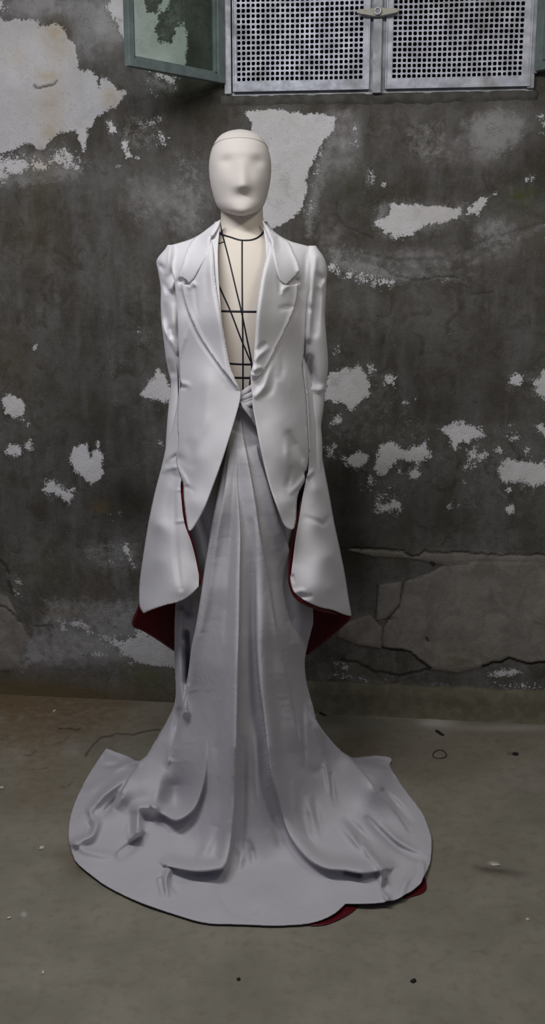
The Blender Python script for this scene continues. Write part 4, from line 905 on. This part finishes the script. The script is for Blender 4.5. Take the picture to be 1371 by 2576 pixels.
# ------------------------------------------------------------------ the skirt and its train
skirt = empty('draped_skirt', (BX, 2.5, 0))
tag(skirt, 'white draped skirt knotted at the waist, its red-lined train spread on the floor', 'skirt')
def fl_(px, py, h): return (px, py, float(y_of_z(px, py, h)))
SK = TPS([(610,1005,2.452),(598,1060,2.458),(640,1060,2.462),(570,1150,2.475),(670,1150,2.475),(615,1150,2.452),(540,1250,2.49),(700,1250,2.49),(610,1250,2.445),(470,1350,2.60),(520,1350,2.525),(745,1350,2.56),(690,1350,2.485),(610,1400,2.432),(470,1450,2.645),(760,1450,2.60),(560,1480,2.455),(670,1480,2.462),
          (455,1560,2.65),(500,1580,2.56),(610,1580,2.425),(720,1580,2.50),(785,1560,2.63),(440,1660,2.70),(480,1680,2.60),(540,1680,2.47),(610,1700,2.415),(700,1700,2.47),(768,1660,2.65),(770,1720,2.66),(440,1780,2.72),(520,1800,2.51),(610,1850,2.405),(680,1850,2.43),(740,1850,2.52),(800,1816,2.72),
          (392,1860,2.78),(430,1900,2.62),(500,1950,2.50),(610,2000,2.395),(690,2000,2.43),(760,1950,2.53),(846,1878,2.85),(880,1905,2.90),(450,2000,2.56),(570,2080,2.38),(640,2090,2.385),(760,2050,2.50),(820,1980,2.62),
          fl_(610,2170,.012),fl_(680,2160,.012),fl_(650,2250,.010),fl_(520,2250,.010),fl_(440,2090,.035),fl_(500,2120,.03),fl_(400,2150,.02),fl_(300,2150,.015),fl_(350,2210,.012),fl_(250,2100,.02),fl_(330,2030,.06),fl_(360,1960,.12),fl_(300,1990,.07),fl_(240,2030,.022),fl_(230,1960,.012),fl_(270,1900,.012),fl_(320,1910,.015),fl_(200,2060,.012),
          fl_(800,2170,.03),fl_(860,2100,.05),fl_(920,2050,.05),fl_(900,2180,.03),fl_(980,2100,.025),fl_(1000,2200,.016),fl_(940,1960,.09),fl_(1000,2040,.02),fl_(980,1950,.012),fl_(930,1915,.014),fl_(1050,2120,.012),fl_(800,2260,.012),fl_(920,2250,.02),
          fl_(172,2095,.010),fl_(182,2150,.010),fl_(267,2229,.010),fl_(347,2269,.010),fl_(434,2298,.010),fl_(518,2324,.009),fl_(650,2327,.009),fl_(790,2322,.011),fl_(869,2272,.018),fl_(979,2269,.018),fl_(1055,2227,.014),fl_(1085,2162,.010),fl_(1087,2110,.010),fl_(1063,2041,.010),fl_(1017,1984,.010),fl_(985,1910,.010),fl_(267,1881,.010)], 1e-5)
COAT_L = np.array([(553,553),(428,617),(448,830),(440,1160),(455,1203),(461,1242),(472,1336),(486,1326),(510,1287),(529,1236),(556,1165),(580,1089),(603,1011),(602,979),(560,965),(545,640)])
COAT_R = np.array([(662,556),(799,634),(764,899),(778,1140),(769,1208),(747,1256),(743,1320),(726,1331),(710,1307),(694,1264),(678,1218),(665,1167),(653,1112),(643,1057),(637,1027),(635,994),(631,939),(645,900),(672,640)])
def skirt_y(x, y):
    Y = SK(x, y); f = np.zeros(x.shape)
    A = lambda *a, **k: fold(x, y, *a, **k)
    # pleats that fall from the knot
    f += A([(601,1100),(596,1210),(604,1330),(604,1418),(602,1563),(599,1680),(597,1780),(595,1892),(591,2008),(583,2096),(575,2150),(563,2180),(540,2188),(500,2192),(455,2186),(428,2180)], 25, [0,.006,.016,.024,.032,.036,.038,.040,.042,.045,.06,.07,.07,.06,.05,.03], kind='r', flat=3.2)
    f += A([(640,1300),(644,1420),(646,1534),(648,1640),(655,1730),(665,1804),(680,1936),(700,2008),(720,2081),(744,2125),(779,2163),(820,2184),(864,2189),(910,2196),(960,2190)], 28, [0,.008,.018,.024,.028,.032,.036,.040,.044,.05,.055,.055,.05,.05,.03], kind='l', flat=3.2)
    f += A([(600,1200),(594,1400),(586,1600),(577,1800),(570,1950),(560,2080)], 52, [0,.010,.016,.018,.016,0])
    f += A([(606,1050),(610,1090),(624,1161),(642,1260),(653,1339),(668,1418),(680,1490),(691,1563),(708,1640),(726,1731),(744,1828),(756,1890)], 40, [.004,.010,.016,.020,.022,.022,.022,.022,.020,.02,.016,0], kind='r')
    f += A([(645,1120),(653,1155),(680,1234),(712,1339),(729,1388),(745,1450)], 40, [0,.012,.018,.022,.02,.01], kind='r')
    f += A([(582,1080),(577,1097),(560,1184),(542,1272),(529,1345),(516,1432),(505,1505),(494,1578),(480,1651),(464,1775),(446,1848),(428,1905)], 30, [0,.008,.018,.024,.028,.032,.036,.038,.036,.030,.02,.0], kind='l')
    f += A([(577,1126),(566,1228),(551,1315),(537,1403),(525,1476),(516,1534),(505,1593)], 16, [0,.007,.010,.010,.010,.006,0], kind='l')
    f -= A([(592,1126),(588,1230),(583,1330),(578,1432),(572,1534),(568,1620)], 9, [0,.006,.010,.010,.008,0])
    f -= A([(630,1300),(632,1420),(634,1560),(640,1700),(650,1860)], 12, [0,.008,.010,.008,.0])
    f -= A([(700,1380),(722,1480),(735,1560),(745,1620)], 18, [0,.010,.016,0])
    f += A([(640,1800),(645,1900),(650,2000),(665,2080)], 10, [0,.008,.010,0]); f -= A([(615,1850),(612,1960),(610,2080),(600,2150)], 10, [0,.012,.014,.010]); f -= A([(672,1980),(690,2060),(706,2120)], 12, [0,.014,.016])
    f -= A([(622,2110),(634,2140),(638,2165)], 7, [0,.014,.010]); f += A([(598,2120),(606,2160),(600,2200)], 8, [0,.016,0]); f -= A([(548,1760),(546,1880),(540,1990)], 14, [0,.010,0])
    k = np.clip((2060 - y) / 180, 0, 1) * np.clip((y - 1030) / 260, 0, 1)
    f = f * (1 + 1.1 * k)
    # strips at the left hip
    f += A([(452,1540),(451,1640),(455,1740),(463,1792)], 11, [.03,.05,.06,.05]); f -= A([(471,1590),(474,1660),(470,1715)], 6, [.06,.09,.05])
    f -= A([(480,1500),(478,1540)], 10, [.03,.03]); f += A([(464,1610),(470,1625)], 5, [.02,.02]); f -= A([(452,1790),(444,1830),(434,1880)], 9, [.03,.04,.0]); f += A([(430,1880),(424,1910),(416,1935)], 6, [.0,.02,0])
    # swag at the left
    f += A([(520,1850),(517,1935),(508,1985),(486,2036),(446,2062),(414,2050),(388,2034)], 22, [0,.014,.035,.065,.08,.06,.02], kind='r', sharp=4)
    f -= A([(440,1915),(440,1975),(436,2015)], 32, [.01,.06,.055])
    f += A([(408,1925),(402,1985),(390,2025)], 14, [.0,.02,.03])
    f += A([(388,2034),(352,2032),(345,2052),(346,2092)], 13, [.04,.06,.06,.045]); f += A([(346,2095),(336,2106),(318,2110)], 7, [.04,.03,0])
    f -= A([(360,2102),(335,2125),(304,2150)], 10, [.025,.045,.03]); f -= A([(336,2052),(326,2090)], 10, [.02,.02])
    f += A([(189,2122),(210,2112),(232,2099),(243,2072),(250,2055)], 10, [.03,.05,.06,.045,0]); f -= A([(225,2080),(222,2095)], 9, [.025,.02]); f += A([(189,2122),(215,2140),(260,2150),(300,2152)], 10, [.02,.02,.016,0])
    f += A([(226,2040),(245,2018),(266,1996),(302,1968),(322,1955)], 9, [.02,.05,.06,.055,.03]); f -= A([(268,2038),(284,2018),(300,2000)], 7, [.03,.04,.02]); f += A([(226,2040),(232,2060)], 7, [.02,.02])
    f += A([(392,1862),(357,1912),(322,1965),(300,2002),(282,2028)], 26, [.05,.08,.08,.07,.03], kind='l', sharp=4)
    f += A([(345,1918),(318,1924),(300,1930),(280,1945)], 8, [.05,.05,.04,.0]); f -= A([(300,1924),(270,1926),(255,1935)], 6, [.02,.02,0])
    f += A([(205,1985),(230,1985),(260,1965)], 10, [0,.015,0]); f += A([(256,1897),(268,1883),(300,1893),(335,1908)], 7, [.012,.016,.014,.01])
    # pocket under the left pleat
    f -= A([(440,2206),(470,2206),(510,2202),(555,2196)], 7, [.05,.06,.05,.02]); f += A([(424,2190),(416,2215),(420,2260)], 7, [.035,.04,0]); f -= A([(404,2215),(410,2245)], 7, [.03,.02]); f -= A([(437,2225),(448,2250)], 6, [.02,0])
    f += A([(543,2080),(520,2130),(505,2165)], 14, [0,.02,.02])
    # right side
    f += A([(797,1814),(846,1878),(881,1908),(941,1980),(990,2040),(1030,2100)], 34, [.04,.08,.10,.07,.04,0], kind='r', sharp=4)
    f -= A([(762,1740),(763,1800),(764,1860),(766,1920)], 6, [0,.014,.02,.01]); f += A([(752,1820),(757,1860),(764,1880)], 6, [0,.03,.01]); f -= A([(768,1930),(790,1944),(815,1930)], 12, [.015,.02,.008])
    f += A([(818,1926),(826,1960),(832,2000)], 6, [.03,.03,0]); f -= A([(834,1950),(840,2000),(850,2030)], 6, [.02,.025,0]); f += A([(785,1770),(800,1830),(812,1890)], 8, [.02,.03,.01])
    f += A([(774,2000),(782,2040),(800,2090)], 9, [0,.022,0]); f -= A([(788,2000),(800,2060),(815,2110)], 9, [0,.018,0]); f -= A([(762,2040),(776,2100),(800,2145)], 9, [0,.014,0]); f += A([(736,1960),(742,2030),(758,2090)], 9, [0,.02,0])
    f += A([(850,2060),(890,2110),(930,2150),(965,2190)], 9, [0,.03,.035,.02]); f -= A([(865,2050),(905,2090),(945,2130)], 9, [.0,.025,0]); f -= A([(900,2110),(915,2140),(925,2150)], 6, [.01,.02,0])
    f -= A([(925,2060),(960,2095),(1000,2130),(1060,2162)], 8, [.01,.035,.035,.02]); f += A([(950,2070),(1000,2115),(1050,2145)], 10, [0,.02,0])
    f -= A([(968,2215),(964,2232),(972,2246)], 6, [.03,.05,.02]); f += A([(960,2190),(962,2230),(975,2262)], 7, [.03,.035,.02]); f -= A([(870,2196),(905,2204)], 5, [.02,.035]); f -= A([(965,1990),(1000,2025),(1040,2075)], 7, [.02,.03,0])
    f += A([(985,1905),(950,1900),(890,1908)], 6, [.016,.016,.01]); f -= A([(930,1930),(975,1925)], 9, [.015,.015]); f += A([(1060,2160),(1065,2190),(1060,2215)], 6, [.015,.015,.01]); f += A([(1010,2250),(1020,2220),(1050,2180)], 10, [.01,.02,0])
    f -= A([(560,2240),(590,2280),(640,2310)], 16, [0,.012,0]); f -= A([(600,2260),(640,2290)], 8, [.01,.012])
    # small crumples
    g = np.zeros(x.shape)
    for x0, y0, x1, y1, a in ((688,1690,728,1692,.006),(690,1752,736,1750,.007),(700,1775,738,1768,.005),(704,1800,742,1806,.006),(672,1700,700,1682,.004),(500,1735,545,1730,.004),(470,1740,510,1728,.005),(455,1868,500,1862,.005),(705,1640,722,1622,.006),(716,1790,734,1774,.006),(440,1820,475,1808,.005),(560,1250,552,1290,.003),(690,1560,720,1600,.003)):
        g += .28 * A([(x0, y0), ((x0 + x1) / 2, (y0 + y1) / 2 + 2), (x1, y1)], 4.5, [0, a, 0]); g -= .28 * A([(x0, y0 + 7), ((x0 + x1) / 2, (y0 + y1) / 2 + 9), (x1, y1 + 7)], 5, [0, a * .8, 0])
    f = f + g + .008 * np.sin(x / 31 + y / 53) * np.sin(x / 71 - y / 39) * np.clip((y - 1980) / 100, 0, 1) * np.clip((2310 - y) / 60, 0, 1)
    Y = Y + .022 * np.clip((1600 - y) / 200, 0, 1)
    Y = Y - f
    for P_, fn in ((COAT_L, left_y), (COAT_R, right_y)):          # never through the coat that hangs before it
        if len(x) > 8:
            q = inside(P_, x, y); Y[q] = np.maximum(Y[q], fn(x[q], y[q]) + .014)
    return np.minimum(Y, y_of_z(x, y, .0065))
panel('drape', [(606,1000,1),(596,1040),(570,1090),(540,1150),(505,1230),(470,1330),(455,1420),(442,1500),(438,1560),(438,1640),(440,1700),(442,1760),(430,1795),(392,1860),(372,1893),(357,1912),(341,1914),(324,1902),(296,1893),(267,1881,1),(256,1897),(226,1941),(199,1991),(177,2046),(171,2090),(173,2122),(182,2151),(193,2173),(240,2210),(267,2229),(347,2269),(434,2298),(518,2324),(600,2324),
    (650,2327),(714,2328),(790,2322),(843,2299),(869,2273,1),(922,2273),(979,2269),(1017,2254),(1055,2227),(1066,2208),(1078,2185),(1085,2162),(1088,2110),(1078,2079),(1063,2041),(1017,1984),(990,1942),(979,1924),(987,1912),(983,1904),(949,1899),(915,1902),(884,1907),(846,1878),(812,1836),(797,1812),(785,1763),(772,1720),(767,1680),(768,1650),(783,1590),(791,1562),(784,1480),(765,1380),(745,1290),(710,1200),(668,1110),(645,1040),(640,1005,1)], skirt_y, M_skirt, skirt, 3.2, .0025, M_red, soften=2)
# back of the skirt, from hip to floor
rings = []
for z, a, b, cy in ((1.10,.150,.10,.01),(1.0,.170,.125,.01),(.8,.148,.14,.02),(.6,.138,.15,.03),(.4,.140,.165,.04),(.25,.155,.19,.05),(.12,.19,.21,.05),(.05,.24,.24,.05),(.010,.29,.29,.05)):
    rings.append([Vector((BX + .005 + a * (1 + .05 * math.sin(9 * t)) * math.cos(t), BY + .06 + cy + b * (1 + .06 * math.sin(9 * t)) * math.sin(t), z)) for t in np.linspace(.001, math.pi - .001, 72)])
loft('back_drape', rings, M_skirt, skirt, cap=False, closed=False, subd=1)
# waist knot: bands of twisted cloth
for pts, rad in (([(602,998),(612,990),(624,981),(640,971)], .0075), ([(602,1004),(614,1000),(628,994),(646,985)], .0085), ([(602,1010),(614,1010),(630,1003),(648,995)], .0075), ([(600,1016),(616,1019),(632,1013),(650,1006)], .0095)):
    L = smooth_line(pts, 6); tube('knot', at_y(L[:, 0], L[:, 1], 2.466 - .006 * np.sin(np.linspace(0, 3.14, len(L)))), rad, M_skirt, skirt, 10)
KN = TPS([(600,1010,2.455),(640,1005,2.46),(650,1050,2.47),(615,1030,2.452),(680,1100,2.475),(630,1100,2.458)])
panel('knot', [(602,1008,1),(625,1016),(650,1012,1),(665,1060),(690,1120),(655,1090),(630,1050),(612,1030)], lambda x, y: KN(x, y) - fold(x, y, [(608,1014),(630,1050),(660,1100)], 8, [.006,.008,0]), M_skirt, skirt, 3, .002)
# red lining turned out under the hem
for pts in ([(800,2318,1),(843,2298),(866,2270),(900,2270),(905,2276),(886,2294),(862,2308),(838,2319),(812,2327),(780,2328,1)], [(1010,2252,1),(1040,2236),(1062,2205),(1070,2206),(1073,2222),(1073,2238),(1058,2248),(1042,2252),(1020,2259,1)]):
    o = panel('lining', pts, lambda x, y: y_of_z(x, y, .004 + 0 * x), M_red, skirt, 3, .002)
    o['label'] = 'dark red lining showing under the hem'

# ------------------------------------------------------------------ small things on the floor
M_chip = plain('white_plaster_chip', (0.62, 0.59, 0.52), .9, scale=80)
M_scrap = plain('dark_scrap', (0.025, 0.020, 0.016), .85)
M_band = plain('brown_rubber', (0.045, 0.033, 0.020), .6)
def lump(name, px, py, rx, ry, rz, mat, label, cat, rot=0.0, seed=1):
    p = at_z(px, py, 0.0); bm = bmesh.new(); bmesh.ops.create_icosphere(bm, subdivisions=2, radius=1.0); r = random.Random(seed)
    c, s = math.cos(rot), math.sin(rot)
    for v in bm.verts:
        k = 1 + r.uniform(-.22, .22); x, y, z = v.co.x * rx * k, v.co.y * ry * k, max(v.co.z, -.55) * rz * k
        v.co = Vector((x * c - y * s, x * s + y * c, z + .5 * rz))
    zmin = min(v.co.z for v in bm.verts)
    for v in bm.verts: v.co.z -= zmin
    o = from_bm(name, bm, mat, None, False); o.location = (float(p[0]), float(p[1]), .0003); return tag(o, label, cat)
lump('plaster_chip', 105, 2137, .0065, .006, .0055, M_chip, 'pale plaster chip lying on the floor beside the left edge of the train', 'chip', .6, 3)
lump('plaster_chip', 23, 2311, .005, .0035, .003, M_chip, 'small white chip on the bare concrete at the far lower left', 'chip', .3, 4)
lump('plaster_chip', 137, 1790, .006, .0045, .004, M_chip, 'small white chip near the foot of the wall, behind the left floor crack', 'chip', .9, 5)
lump('plaster_chip', 1327, 2315, .0045, .0045, .003, M_chip, 'tiny white chip at the right, beside a round brown stain', 'chip', .2, 6)
lump('plaster_chip', 1246, 2177, .013, .005, .003, M_chip, 'pale flat flake on the edge of the long dark stain', 'chip', -.15, 7)
lump('plaster_chip', 4, 1985, .006, .005, .005, M_chip, 'pale chip cut by the left edge of the picture', 'chip', 0, 8)
lump('plaster_chip', 108, 2448, .003, .006, .002, M_chip, 'sliver of white grit on the bare floor at lower left', 'chip', .2, 9)
lump('scrap', 1040, 2470, .007, .0045, .004, M_scrap, 'black curled scrap on the bare floor in front of the train', 'scrap', .4, 11)
lump('scrap', 1296, 1899, .009, .006, .006, M_scrap, 'dark crumb on the floor to the right of the rubber ring', 'scrap', .1, 12)
lump('scrap', 600, 2465, .004, .004, .003, M_scrap, 'dark speck of dirt on the floor in front of the hem', 'scrap', .1, 13)
def stick(name, pts, r, label, cat):
    P = [tuple(at_z(x, y, r)) for x, y in pts]; n = len(P); o = tube(name, [(p[0], p[1], p[2] + .0005) for p in P], [r * (.7 + .5 * math.sin(2.6 * i / max(1, n - 1) + .3)) for i in range(n)], M_scrap, None, 8)
    return tag(o, label, cat)
stick('twig', [(1097, 1838), (1102, 1841), (1108, 1845), (1115, 1849)], .004, 'short dark twig on the floor under the baseboard, behind the rubber ring', 'twig')
stick('twig', [(803, 1791), (808, 1795), (814, 1798), (820, 1799)], .003, 'thin dark twig on the floor beside the right side of the skirt', 'twig')
P = []
for q in np.linspace(0, 2 * math.pi, 40, endpoint=False):
    rr = 1 + .05 * math.sin(3 * q); p = at_z(1106 + 17 * rr * math.cos(q), 1898 + 10.5 * rr * math.sin(q), .0016); P.append((p[0], p[1], .0019 + .0003 * math.sin(2 * q)))
tag(tube('rubber_band', P, .0014, M_band, None, 8, True), 'thin brown rubber ring lying on the floor', 'rubber band')
